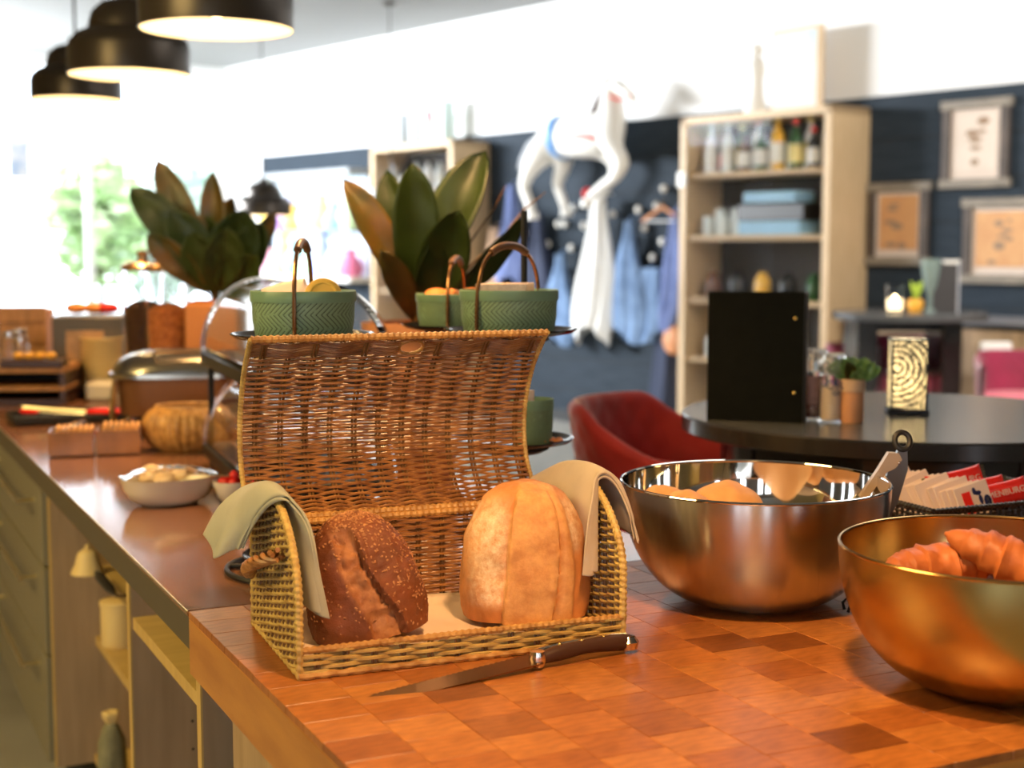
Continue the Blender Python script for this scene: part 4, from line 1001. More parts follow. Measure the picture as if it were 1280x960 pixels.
MB().tube([(.10, 0, 0), (-.04, 0, .004)], .0045, 8).obj('handle', 'chrome', t_); MB().ball((-.07, 0, .004), .018, 12, 6, (1.8, .9, .5)).obj('tip', 'red', t_)
# wooden riser with drawers and jars on top
q = onz(55, 508, CT); rz_ = thing('riser', 'dark wooden riser shelf with an open slot carrying jars on the counter', 'riser', (q.x - .11, q.y + .16, CT), R(4))
MB().bbox((0, 0, .108), (.31, .26, .018), .002).obj('top', 'warmwood', rz_); MB().bbox((0, 0, .05), (.31, .26, .014), .002).obj('shelf', 'warmwood', rz_); MB().bbox((0, 0, .009), (.31, .26, .016), .002).obj('bottom', 'darkwood', rz_)
for x in (-.145, .145): MB().box((x, 0, .055), (.016, .25, .1)).obj('side', 'darkwood', rz_, 0)
MB().box((0, .12, .055), (.29, .012, .1)).obj('back', 'darkgap', rz_, 0)
RT = CT + .117
jx = [(-.135, -.03, .08), (-.085, -.04, .125), (-.035, -.03, .105), (.005, -.05, .09), (-.02, .03, .11)]
for k, (x, y, h) in enumerate(jx):
    pt = Matrix.Rotation(R(4), 3, 'Z') @ Vector((x, y, 0)); r_ = thing('glass_jar', ['clear glass jar at the far left on the riser', 'tallest clear glass jar on the riser', 'middle clear glass jar on the riser', 'shortest front clear glass jar on the riser', 'rear clear glass jar on the riser'][k], 'jar', (rz_.location.x + pt.x, rz_.location.y + pt.y, RT))
    MB().lathe([(0, 0), (.022, 0), (.024, .006), (.024, h * .75), (.019, h * .84), (.020, h * .86), (.018, h * .86), (.021, h * .74), (.021, .004), (0, .004)], 24).obj('glass', 'glass', r_)
    MB().lathe([(.022, h * .85), (.022, h), (.02, h * 1.01), (0, h * 1.01)], 24).obj('lid', 'ksteel', r_)
bxp = Matrix.Rotation(R(4), 3, 'Z') @ Vector((.12, -.04, 0)); r_ = thing('fruit_tray', 'low dark tray of orange fruit pieces on the riser', 'tray', (rz_.location.x + bxp.x - .06, rz_.location.y + bxp.y - .06, RT), R(4))
MB().bbox((0, 0, .012), (.19, .09, .024), .003).obj('tray', 'darkwood', r_)
for k in range(4):
    o = MB().ball((0, 0, 0), .016, 12, 8, (1.1, 1, .7)).obj('fruit_piece', 'orange', None, loc=(r_.location.x - .05 + .034 * k, r_.location.y, RT + .034)); tag(o, 'orange fruit piece on the low dark tray', 'fruit', 'fruit pieces on the riser tray')
# crates and boxes further back
crp = aty(30, 450, 4.9)
r_ = thing('wooden_crate', 'orange-brown wooden crate at the far left of the counter', 'crate', (crp.x - .03, crp.y, CT), R(10))
MB().bbox((0, 0, .14), (.24, .2, .27), .004).obj('box', 'warmwood', r_)
for z in (.05, .12, .19, .26): MB().bbox((0, -.103, z), (.245, .008, .055), .002).obj('slat', 'warmwood', r_)
crp = aty(116, 440, 4.75)
r_ = thing('dark_box', 'dark grey box with pale panel behind the cream bowls', 'box', (crp.x, crp.y, CT), R(8))
MB().bbox((0, 0, .13), (.23, .18, .26), .004).obj('box', mat('dark_grey_box', (.10, .085, .07), .5), r_); MB().bbox((-.01, -.093, .15), (.12, .006, .13), .001).obj('label_panel', mat('kraft_panel', (.5, .3, .16), .6, noise_=20), r_)
for k, (dx, m) in enumerate(((-.05, osn), (.01, osn), (.055, 'redpack'))):
    o = MB().ball((0, 0, 0), .032, 14, 8, (1.2, .9, .6)).obj('packed_snack' if k == 2 else 'bun', m, None, loc=(crp.x + dx, crp.y, CT + .285)); tag(o, ['left orange bun on the dark grey box', 'right orange bun on the dark grey box', 'red and white packet on the dark grey box'][k], 'packet' if k == 2 else 'bun')
r_ = aty(150, 440, 4.55)
o = MB().bbox((0, 0, .03), (.2, .12, .06), .01).obj('glass_dish', 'cream', None, loc=(r_.x, r_.y, CT)); tag(o, 'pale rectangular dish behind the stack of bowls', 'dish')

# ================================================================ PLANTS
def leaf(parent, base, tip, width, roll=0, bend=.12, m='leaf', name='leaf', side=None, stem=.12):
    base, tip = Vector(base), Vector(tip); width *= 1.12; ax = tip - base; Ln = ax.length; d = ax.normalized()
    view = Vector((0, -1, .1)); wv_ = d.cross(view).normalized(); wv_ = Matrix.Rotation(roll, 3, d) @ wv_; nn = wv_.cross(d).normalized()
    vs = []; nu, nv = 9, 18; up = Vector((0, 0, 1)) 
    for j in range(nv):
        t = j / (nv - 1); tt = max(0, (t - stem) / (1 - stem))
        w = width / 2 * (math.sin(math.pi * min(1, tt ** 1.25)) ** .62 if tt > 0 else 0); w = max(w, .0025 * (1 - t) + .0003)
        c = base + d * (Ln * t) + nn * (Ln * bend * (4 * t * (1 - t)) * .5) + up * (bend * Ln * .35 * math.sin(math.pi * t))
        for i in range(nu):
            s = i / (nu - 1) * 2 - 1
            vs.append(c + wv_ * (s * w) + nn * (abs(s) ** 1.5 * w * .35 + .002 * math.sin(t * 20 + s * 3)))
    fs = [(j * nu + i, j * nu + i + 1, (j + 1) * nu + i + 1, (j + 1) * nu + i) for j in range(nv - 1) for i in range(nu - 1)]
    o = MB().add(vs, fs).obj(name, m, parent, 60); o.modifiers.new('th', 'SOLIDIFY').thickness = .0008
    return o
# right plant
Y2 = 2.95; pb2 = aty(520, 402, Y2 + .02)
pr_ = thing('potted_plant', 'broad-leaved green plant in a terracotta pot behind the bread bin lid', 'plant', (pb2.x, pb2.y, CT), 0)
ph_ = pb2.z - CT
MB().lathe([(0, 0), (.075, 0), (.08, .01), (.105, ph_ - .02), (.112, ph_ - .018), (.113, ph_), (.104, ph_), (.1, ph_ - .03), (0, ph_ - .03)], 40).obj('pot', 'terra', pr_)
mul = MB()
for k in range(120):
    a, r0 = random.uniform(0, 6.28), .098 * math.sqrt(random.random()); mul.box((r0 * math.cos(a), r0 * math.sin(a), ph_ - .012 + random.uniform(-.006, .01)), (.016, .008, .006), random.uniform(0, 3))
mul.obj('bark_mulch', 'soil', pr_, 0)['kind'] = 'stuff'
B2 = Vector((0, 0, ph_ - .02))
def lp(px, py, dy): v = aty(px, py, Y2 + dy); return Vector((v.x - pb2.x, v.y - pb2.y, v.z - CT))
for (px, py, dy, w, roll, bd, m) in ((430, 224, -.02, .062, .3, .16, 'leaflit'), (484, 212, .06, .070, -.3, .05, 'leaf'), (516, 204, -.05, .088, .25, .04, 'leaf'), (607, 188, .03, .098, -.35, .10, 'leaf'),
                                    (574, 262, -.10, .095, .1, -.10, 'leaf'), (652, 272, -.02, .060, .9, .20, 'leaf'), (476, 312, -.12, .050, .2, .18, 'leaflit'), (560, 230, .10, .07, .6, .05, 'leaf'), (500, 270, .09, .07, -.7, .04, 'leaflit'), (545, 300, -.06, .06, .5, .05, 'leaf')):
    leaf(pr_, B2, lp(px, py, dy), w, roll, bd, m)
MB().tube([B2, lp(517, 350, 0), lp(515, 300, 0), lp(520, 250, 0)], [.006, .005, .004, .002], 8).obj('stem', 'stake', pr_)
MB().tube([B2, lp(560, 340, 0), lp(590, 300, 0), lp(618, 260, .02), lp(632, 232, .02)], [.003, .003, .002, .002, .001], 6).obj('twig', 'stake', pr_)
MB().tube([B2, lp(590, 330, 0), lp(625, 300, 0), lp(655, 262, .02), lp(682, 240, .02)], [.003, .003, .002, .002, .001], 6).obj('twig', 'stake', pr_)
# left plant in a box planter
Y1 = 4.25; pb1 = aty(270, 378, Y1)
pl_ = thing('potted_plant', 'broad-leaved plant with leaves painted a lamplit amber in a brown square pot on the far counter', 'plant', (pb1.x, pb1.y, CT), CR * .5)
ph1 = pb1.z - CT; pl_.rotation_euler = (0, 0, 0)
MB().bbox((0, 0, ph1 / 2), (.16, .16, ph1), .008).obj('pot', 'terra2', pl_)
MB().box((0, 0, ph1 + .002), (.14, .14, .008)).obj('bark_mulch', 'soil', pl_, 0)
B1 = Vector((0, 0, ph1 - .0))
def lp1(px, py, dy): v = aty(px, py, Y1 + dy); return Vector((v.x - pb1.x, v.y - pb1.y, v.z - CT))
for (px, py, dy, w, roll, bd, m) in ((163, 234, -.04, .10, .3, .16, 'leaf'), (196, 199, .05, .085, .2, .05, 'leaflit'), (266, 214, .02, .075, -.2, .0, 'leaflit'), (184, 292, -.08, .08, -.2, .2, 'leaflit'), (215, 262, -.06, .11, .2, .12, 'leaf'), (196, 246, .06, .08, .5, .1, 'leaflit'),
                                    (306, 262, -.05, .14, .3, -.05, 'leaf'), (330, 278, -.03, .10, .2, -.10, 'leaf'), (345, 265, .06, .07, .6, -.1, 'leaflit'), (290, 245, .08, .09, -.5, 0, 'leaflit'), (240, 290, -.10, .10, .0, .1, 'leaf'), (322, 320, -.1, .10, .1, -.15, 'leaf'), (252, 268, .02, .12, -.2, .04, 'leaf'), (285, 285, -.12, .11, .3, .03, 'leaf')):
    leaf(pl_, B1, lp1(px, py, dy), w, roll, bd, m)
MB().tube([B1, lp1(258, 330, 0), lp1(235, 290, 0)], [.01, .008, .005], 8).obj('stem', 'stake', pl_)

# ================================================================ PENDANT LAMPS
def pendant(label, loc, D=.40, light=True, group=None, cone=78, pw=1.0):
    k = D / .4; r_ = thing('pendant_lamp', label, 'lamp', loc, 0, group)
    MB().lathe([(.196 * k, 0), (.2 * k, .0), (.2 * k, .085 * k), (.192 * k, .11 * k), (.165 * k, .135 * k), (.132 * k, .148 * k), (.128 * k, .17 * k), (.118 * k, .205 * k), (.085 * k, .235 * k), (.03 * k, .25 * k), (.03 * k, .275 * k), (0, .278 * k)], 56).obj('shade', 'shade', r_)
    MB().lathe([(.196 * k, .0), (.196 * k, .085 * k), (.186 * k, .108 * k), (.16 * k, .130 * k), (.125 * k, .142 * k), (0, .145 * k)], 56).obj('reflector', 'enamel', r_)
    hgt = ZC - loc[2]
    MB().tube([(0, 0, .27 * k), (0, 0, hgt)], .006, 6).obj('cord', 'black', r_)
    MB().lathe([(0, 0), (.03, 0), (.06, .02), (.065, .03), (0, .03)], 24, (0, 0, hgt - .032)).obj('canopy', 'shade', r_)
    MB().ball((0, 0, .07 * k), .042 * k, 16, 10).obj('bulb', 'bulb', r_)
    if light:
        d = bpy.data.lights.new('lamp_light', 'SPOT'); d.energy = LAMP_W * 6 * pw; d.color = WARM; d.shadow_soft_size = .05; d.spot_size = R(cone); d.spot_blend = .45
        o = bpy.data.objects.new('lamp_light', d); COL.objects.link(o); o.parent = r_; o.location = (0, 0, -.005)
        d2 = bpy.data.lights.new('lamp_inner', 'POINT'); d2.energy = LAMP_W * 1.9; d2.color = (1, .74, .4); d2.shadow_soft_size = .04
        o = bpy.data.objects.new('lamp_inner', d2); COL.objects.link(o); o.parent = r_; o.location = (0, 0, .055)
    return r_
pendant('nearest and largest black pendant lamp at the top left', aty(271, 37, 3.78))
pendant('second black pendant lamp from the front', aty(162, 94, 4.82))
pendant('third black pendant lamp, lowest of the three at the left', aty(96, 126, 6.45))
pendant('small far pendant lamp behind the left plant', aty(330, 270, 10.4))
pendant('far pendant lamp partly hidden by the right plant', aty(489, 268, 11.6))
# row continues over the camera
pendant('pendant lamp above the brown counter just out of view', (-.26, 2.62, 1.99), cone=104, pw=.8)
pendant('pendant lamp above the butcher block just out of view', (.20, 1.12, 1.99), cone=116, pw=1.25)

# ================================================================ NEAR ROUND TABLE
TZ = 1.05
tc_ = aty(1128, 517, 3.06); TX, TY = tc_.x, tc_.y; TR = .475
t1 = thing('round_table', 'high round black-stained table behind the bowls', 'table', (TX, TY, 0), 0)
MB().lathe([(0, TZ - .038), (TR - .006, TZ - .038), (TR, TZ - .034), (TR, TZ - .004), (TR - .004, TZ)], 96).obj('tabletop', 'blackwood', t1)
MB().lathe([(TR - .004, TZ), (TR * .6, TZ + .0003), (0, TZ + .0003)], 96).obj('top_surface', 'tabletop', t1)
MB().lathe([(TR - .09, TZ - .14), (TR - .085, TZ - .038)], 64).obj('apron', 'blackwood', t1)
for a in range(8):
    q = R(22.5 + 45 * a); MB().bbox((.37 * math.cos(q), .37 * math.sin(q), (TZ - .04) / 2), (.05, .05, TZ - .04), .003, q).obj('leg', 'blackwood', t1)
MB().lathe([(0, .02), (.3, .02), (.3, TZ - .14), (0, TZ - .14)], 40).obj('core', 'blackwood', t1)
def ont(px, py): return onz(px, py, TZ)
# menu folder
mp_ = ont(944, 528)
mn = thing('menu_folder', 'dark leather menu folder with two brass rivets standing on the round table', 'menu', (mp_.x, mp_.y + .012, TZ), R(-17))
mh = .268; mw = .197
MB().bbox((0, 0, mh / 2), (mw, .004, mh), .0015).obj('front_cover', mat('menu_leather', (.004, .004, .002), .75, spec=.15, noise_=30, bump=(200, .2)), mn)
MB().bbox((mw / 2 + .001, .012, mh / 2), (.008, .028, mh), .003).obj('spine', 'black', mn)
MB().bbox((0, .024, mh / 2), (mw, .004, mh - .002), .0015).obj('back_cover', 'black', mn)
MB().bbox((-.002, .012, mh / 2), (mw - .012, .016, mh - .012), .001).obj('pages', 'whpack', mn)
for z in (.062, .214): MB().ball((mw / 2 - .018, -.0035, z), .0038, 12, 8, (1, .6, 1)).obj('rivet', mat('rivet_brass', (.9, .6, .2), .2, metal=1) if z < .1 else bpy.data.materials['rivet_brass'], mn)
# grinders
spice = mat('spice', (.22, .06, .03), .8, noise_=120, col2=(.5, .3, .2), bump=(150, 1, .004)); salt = mat('salt', (.82, .60, .40), .8, bump=(200, .5))
for k, (px, py, hz, fill, fm) in enumerate(((1017, 525, .148, .045, spice), (1039, 528, .142, .072, salt))):
    p = ont(px, py); r_ = thing('spice_grinder', ['glass grinder of dark spice right behind the menu folder', 'glass grinder of pale salt with black lettering beside the cactus pot'][k], 'grinder', (p.x, p.y + .01, TZ), 0)
    rr_ = .0275
    MB().lathe([(0, 0), (rr_ - .002, 0), (rr_, .004), (rr_ - .002, .02), (rr_ - .004, .085), (rr_ - .003, hz * .7), (rr_ - .006, hz * .7), (rr_ - .007, .085), (rr_ - .005, .02), (rr_ - .006, .006), (0, .006)], 32).obj('glass', gl, r_)
    MB().lathe([(0, .0065), (rr_ - .0065, .0065), (rr_ - .0055, .02), (rr_ - .0075, fill), (0, fill + .004)], 24).obj('filling', fm, r_)
    MB().lathe([(rr_ - .005, hz * .69), (rr_ - .002, hz * .72), (rr_ - .001, hz * .80), (rr_ + .001, hz * .82), (rr_ + .0015, hz * .97), (rr_ - .002, hz), (0, hz)], 32, wob=lambda a, z: 1 + .012 * math.cos(12 * a)).obj('grinder_cap', mat('frosted_acrylic', (.95, .93, .9), .18, trans=.85, ior=1.2) if k == 0 else bpy.data.materials['frosted_acrylic'], r_)
    if k == 0: MB().grid(lambda u, v: Vector((math.sin(-.9 + 1.3 * u) * (rr_ - .0012), -math.cos(-.9 + 1.3 * u) * (rr_ - .0012), .035 + .058 * v)), 12, 3).obj('paper_label', mat('label_paper', (.55, .27, .2), .6, noise_=60), r_)
    else: text_mesh('lettering', 'OR', .026, 'navyprint', r_, (0.001, -rr_ + .0015, .078), (R(90), 0, 0), .0004); text_mesh('lettering_small', 'Q&', .012, 'navyprint', r_, (.006, -rr_ + .0015, .062), (R(90), 0, 0), .0004)
# succulent pot
p = ont(1066, 529); r_ = thing('succulent_pot', 'small terracotta pot with a green succulent on the round table', 'plant', (p.x, p.y + .015, TZ), 0)
MB().lathe([(0, 0), (.0235, 0), (.0245, .003), (.0245, .06), (.0235, .0635), (.0255, .064), (.0265, .067), (.0265, .088), (.0255, .09), (.023, .09), (.022, .075), (0, .075)], 36).obj('pot', 'terra', r_)
MB().lathe([(.0246, .0635), (.0272, .066), (.0272, .0885), (.0246, .0905)], 36).obj('pot_band', mat('pale_clay', (.66, .40, .24), .6), r_)
for k in range(15):
    a = k * 2.4; el = .35 + .75 * (k / 15); L0 = .062 - .014 * (k / 15)
    tip = Vector((math.cos(a) * math.cos(el) * L0, math.sin(a) * math.cos(el) * L0, .088 + math.sin(el) * L0 + .004))
    leaf(r_, (0, 0, .078), tip, .024, 0, .12, 'leaflit' if k in (3, 7) else mat('succulent_green', (.15, .26, .07), .4) if k == 0 else bpy.data.materials['succulent_green'], stem=.0)
# lantern
p = ont(1133, 516)
r_ = thing('lantern', 'square lit lantern of pierced black metal scrollwork on the round table', 'lantern', (p.x, p.y, TZ), R(-8))
lw, lh = .074, .148
def lantern_mat():
    m, nt, b = node_mat('scrollwork'); N = nt.nodes; L = nt.links
    tc = N.new('ShaderNodeTexCoord'); sp = N.new('ShaderNodeSeparateXYZ'); L.new(tc.outputs['Object'], sp.inputs[0])
    def mth(op, a=None, b_=None, va=0, vb=0):
        n = N.new('ShaderNodeMath'); n.operation = op
        if a is not None: L.new(a, n.inputs[0])
        else: n.inputs[0].default_value = va
        if b_ is not None: L.new(b_, n.inputs[1])
        else: n.inputs[1].default_value = vb
        return n.outputs[0]
    h = mth('ADD', sp.outputs[0], sp.outputs[1])
    def ring(cx, cz, rmax, per):
        dx = mth('SUBTRACT', h, None, vb=cx); dz = mth('SUBTRACT', sp.outputs[2], None, vb=cz)
        r = mth('SQRT', mth('ADD', mth('MULTIPLY', dx, dx), mth('MULTIPLY', dz, dz)))
        ln = mth('GREATER_THAN', mth('FRACT', mth('DIVIDE', r, None, vb=per)), None, vb=.72)
        return r, ln, mth('LESS_THAN', r, None, vb=rmax)
    r1, l1, i1 = ring(.012, .022, .032, .0085); r2, l2, i2 = ring(-.065, .10, .095, .0125); r3, l3, i3 = ring(.06, .11, .06, .0105)
    vo = N.new('ShaderNodeTexVoronoi'); vo.inputs['Scale'].default_value = 170; vo.feature = 'DISTANCE_TO_EDGE'; L.new(tc.outputs['Object'], vo.inputs['Vector'])
    cell = mth('LESS_THAN', vo.outputs['Distance'], None, vb=.09)
    def mixf(f, a, b_):
        n = N.new('ShaderNodeMix'); L.new(f, n.inputs[0]); L.new(a, n.inputs[2]); L.new(b_, n.inputs[3]); return n.outputs[0]
    z0 = mixf(i3, cell, l3); z1 = mixf(i2, z0, l2); z2 = mixf(i1, z1, l1)
    dark = mth('MAXIMUM', z2, mth('MULTIPLY', cell, None, vb=1.0))
    tr = N.new('ShaderNodeBsdfTranslucent'); tr.inputs[0].default_value = (.95, .88, .72, 1)
    gl_ = N.new('ShaderNodeBsdfDiffuse'); gl_.inputs[0].default_value = (.55, .5, .4, 1)
    ms = N.new('ShaderNodeMixShader'); ms.inputs[0].default_value = .25; L.new(tr.outputs[0], ms.inputs[1]); L.new(gl_.outputs[0], ms.inputs[2])
    b.inputs['Base Color'].default_value = (.012, .01, .008, 1); b.inputs['Roughness'].default_value = .4
    mo = N.new('ShaderNodeMixShader'); L.new(dark, mo.inputs[0]); L.new(ms.outputs[0], mo.inputs[1]); L.new(b.outputs[0], mo.inputs[2])
    L.new(mo.outputs[0], nt.nodes['Material Output'].inputs[0]); return m
lm = lantern_mat()
for (cx, cy, sx_, sy_) in ((0, -lw / 2, lw, .0015), (0, lw / 2, lw, .0015), (-lw / 2, 0, .0015, lw), (lw / 2, 0, .0015, lw)):
    MB().box((cx, cy, .012 + lh / 2), (sx_, sy_, lh)).obj('pierced_side', lm, r_, 0)
for x in (-1, 1):
    for y in (-1, 1): MB().box((x * lw / 2, y * lw / 2, .012 + lh / 2), (.0035, .0035, lh)).obj('corner_post', 'black', r_, 0)
MB().bbox((0, 0, .006), (lw + .012, lw + .012, .012), .003).obj('base', 'black', r_)
m_ = MB()
for (cx, cy, sx_, sy_) in ((0, -lw / 2, lw, .004), (0, lw / 2, lw, .004), (-lw / 2, 0, .004, lw), (lw / 2, 0, .004, lw)): m_.box((cx, cy, .012 + lh), (sx_, sy_, .004))
m_.obj('top_frame', 'black', r_, 0)
MB().lathe([(0, 0), (.014, 0), (.014, .035), (0, .036)], 20, (0, 0, .012)).obj('candle', 'cream', r_)
MB().ball((0, 0, .058), .006, 10, 8, (1, 1, 1.8)).obj('flame', mat('flame', (1, .8, .4), .5, em=((1, .78, .42), 60)), r_)
d = bpy.data.lights.new('candle_light', 'POINT'); d.energy = 34.0; d.color = (1, .84, .55); d.shadow_soft_size = .012
o = bpy.data.objects.new('candle_light', d); COL.objects.link(o); o.parent = r_; o.location = (-.008, -.004, .07)

# ================================================================ CHAIRS
def shell_chair(label, loc, face, m, ms, sc=1.0, seat_h=.74, group=None, back_h=.34, arm_h=.19, name='bar_chair'):
    """shell armchair; local -y is the direction it faces"""
    r_ = thing(name, label, 'chair', loc, face, group)
    rw, rd = .235 * sc, .235 * sc
    def path(u):
        a = math.pi * (-.08 + 1.16 * u); x = math.cos(a) * rw; y = math.sin(a) * rd
        ex = max(0, abs(u - .5) - .30) / .2
        return x, y - .10 * sc * ex, 
    def top(u):
        c = abs(u - .5) * 2
        return seat_h + (arm_h + (back_h - arm_h) * (1 - smst(.42, .86, c))) * 1.0
    def outer(u, v, off=0):
        x, y = path(u); zt = top(u); z = seat_h - .05 + (zt - seat_h + .05) * v
        n = Vector((x, y + .03, 0)).normalized()
        fl = .045 * (v - .3) * (1 - smst(.45, .9, abs(u - .5) * 2))
        q = .0035 * (abs(math.sin((u * 26 + v * 7) * math.pi / 2)) * abs(math.sin((u * 26 - v * 7) * math.pi / 2)))
        return Vector((x, y, z)) + n * (fl + off + (q if off >= 0 else -q))
    th = .028 * sc
    def shell(u, v):
        # closed loop section: outside up, over the top, inside down
        if v < .45: return outer(u, v / .45, 0)
        if v < .55:
            t = (v - .45) / .1; p, q = outer(u, 1, 0), outer(u, 1, -th); c = p.lerp(q, t); return c + Vector((0, 0, .018 * math.sin(math.pi * t)))
        return outer(u, 1 - (v - .55) / .45, -th)
    MB().grid(shell, 90, 60).obj('shell_back', m, r_, 60)
    MB().lathe([(0, seat_h - .06), (rw * .93, seat_h - .06), (rw * .98, seat_h - .03), (rw * .97, seat_h + .01), (rw * .85, seat_h + .035), (0, seat_h + .045)], 40, (0, -.01, 0)).obj('seat', ms, r_)
    for sx_ in (-1, 1):
        for sy_ in (-1, 1): MB().tube([(sx_ * .13 * sc, sy_ * .13 * sc, seat_h - .05), (sx_ * .2 * sc, sy_ * .2 * sc, 0)], [.014, .010], 8).obj('leg', 'black', r_)
    pts = [(.172 * sc * sx_, .172 * sc * sy_, seat_h * .38) for sx_, sy_ in ((-1, -1), (1, -1), (1, 1), (-1, 1))]
    MB().tube(pts, .008, 6, closed=True).obj('footrest', 'black', r_)
    return r_
cpn = aty(792, 520, 3.50)
shell_chair('dark red quilted velvet bar chair left of the round table', (cpn.x + .11, cpn.y, 0), R(62), 'velvet', 'velvet', 1.02, .74, back_h=.272, arm_h=.155)

# ================================================================ FAR TABLE WITH STOOLS
ft = aty(1137, 390, 7.9)
t2 = thing('bar_table', 'far round grey-black bar table in front of the dark wall', 'table', (ft.x, ft.y, 0), 0)
MB().lathe([(0, TZ - .04), (.415, TZ - .04), (.42, TZ - .03), (.42, TZ - .005), (.415, TZ), (0, TZ)], 64).obj('tabletop', 'tabletop', t2)
for x in (-.27, .19):
    MB().bbox((x, 0, (TZ - .04) / 2), (.11, .34, TZ - .04), .004).obj('leg', 'blackwood', t2)
MB().box((-.04, .0, TZ - .075), (.40, .03, .07)).obj('apron', 'blackwood', t2, 0)
def onf(dx, dy): return (ft.x + dx, ft.y + dy, TZ)
r_ = thing('candle_glass', 'lit candle glass on the far bar table', 'candle', onf(-.105, -.08), 0)
MB().lathe([(0, 0), (.038, 0), (.044, .01), (.047, .15), (.044, .15), (.041, .012), (0, .01)], 28).obj('glass', gl, r_)
MB().lathe([(0, .011), (.034, .011), (.034, .055), (0, .056)], 20).obj('candle', 'cream', r_); MB().ball((0, 0, .075), .012, 10, 8, (1, 1, 1.6)).obj('flame', bpy.data.materials['flame'], r_)
MB().lathe([(.0385, .015), (.0415, .075)], 24).obj('frosted_glow', mat('lit_frost', (1, .85, .6), .5, em=((1, .75, .4), 2.2)), r_)
r_ = thing('flower_pot', 'small orange pot with a yellow-green sprout on the far bar table', 'plant', onf(.02, -.04), 0)
MB().lathe([(0, 0), (.03, 0), (.045, .03), (.042, .06), (.035, .07), (.03, .065), (0, .06)], 24).obj('pot', 'orange', r_)
for k in range(7): leaf(r_, (0, 0, .06), (.03 * math.cos(k), .02 * math.sin(k * 2), .17 - .01 * (k % 3)), .022, 0, .1, mat('lime_leaf', (.4, .55, .06), .5) if k == 0 else bpy.data.materials['lime_leaf'], stem=0)
r_ = thing('glass_vase', 'grey-green footed glass vase on the far bar table', 'vase', onf(.105, -.02), 0)
MB().lathe([(0, 0), (.04, 0), (.012, .02), (.012, .09), (.035, .14), (.052, .24), (.055, .29), (.052, .29), (.045, .23), (.02, .13), (0, .11)], 28).obj('vase', mat('grey_glass', (.35, .45, .42), .15, trans=.4), r_)
r_ = thing('menu_box', 'dark upright menu holder with silver edge on the far bar table', 'menu', onf(.19, 0), R(-10))
MB().bbox((0, 0, .135), (.13, .09, .27), .003).obj('box', mat('dark_grey', (.05, .045, .045), .4), r_)
MB().bbox((.068, -.02, .14), (.012, .06, .28), .002).obj('silver_edge', mat('silver_card', (.6, .6, .64), .3, metal=.5), r_); MB().box((.03, -.01, .275), (.09, .08, .02)).obj('paper_top', 'whitep', r_, 0)
def stool_at(px, py, Y, label, face, sc=1.0, sh=.62):
    p = aty(px, py, Y); return shell_chair(label, (p.x, p.y, 0), face, 'pink', 'pinkseat', sc, sh, back_h=.225, arm_h=.17, name='bar_stool')
stool_at(1133, 440, 8.08, 'raspberry velvet bar stool behind the far bar table between its legs', R(0), .80, .66)
stool_at(1070, 440, 8.3, 'raspberry bar stool at the left end of the far bar table', R(60), .62, .60)
stool_at(1275, 470, 7.2, 'raspberry bar stool at the right edge of the picture', R(-12), .92, .63)
nk = aty(1262, 437, 7.25); o = MB().bbox((0, 0, 0), (.16, .05, .05), .008).obj('folded_cloth', 'white', None, loc=(nk.x, nk.y + .21, nk.z)); tag(o, 'white folded cloth hanging over the right raspberry stool', 'cloth')
# bench/ledge along the wall
def wobj(mb, name, m, s, off, z, parent=None):
    p = W0 + WN * off + WS * s; o = mb.obj(name, m, parent, 30, loc=(p.x, p.y, z), rz=WR); return o
s0, s1 = wall_s(1040, .5), -5.2
LZ = 1.0
lg = thing('wall_bench', 'long wooden wall ledge with grey top behind the far bar table', 'bench', (0, 0, 0), 0)
pm = W0 + WN * .19 + WS * ((s0 + s1) / 2)
MB().bbox((0, 0, LZ - .02), (s0 - s1, .34, .04), .004).obj('ledge_top', mat('grey_ledge', (.22, .22, .24), .4), lg, 0, loc=(pm.x, pm.y, 0), rz=WR)
MB().bbox((0, .01, LZ - .055), (s0 - s1 - .02, .30, .03), .002).obj('ledge_shadow_strip', 'black', lg, 0, loc=(pm.x, pm.y, 0), rz=WR)  # black strip painted in for the shade under the ledge
MB().bbox((0, .0, (LZ - .07) / 2), (s0 - s1 - .02, .32, LZ - .07), .002).obj('front_panel', 'benchwood', lg, 0, loc=(pm.x, pm.y, 0), rz=WR)

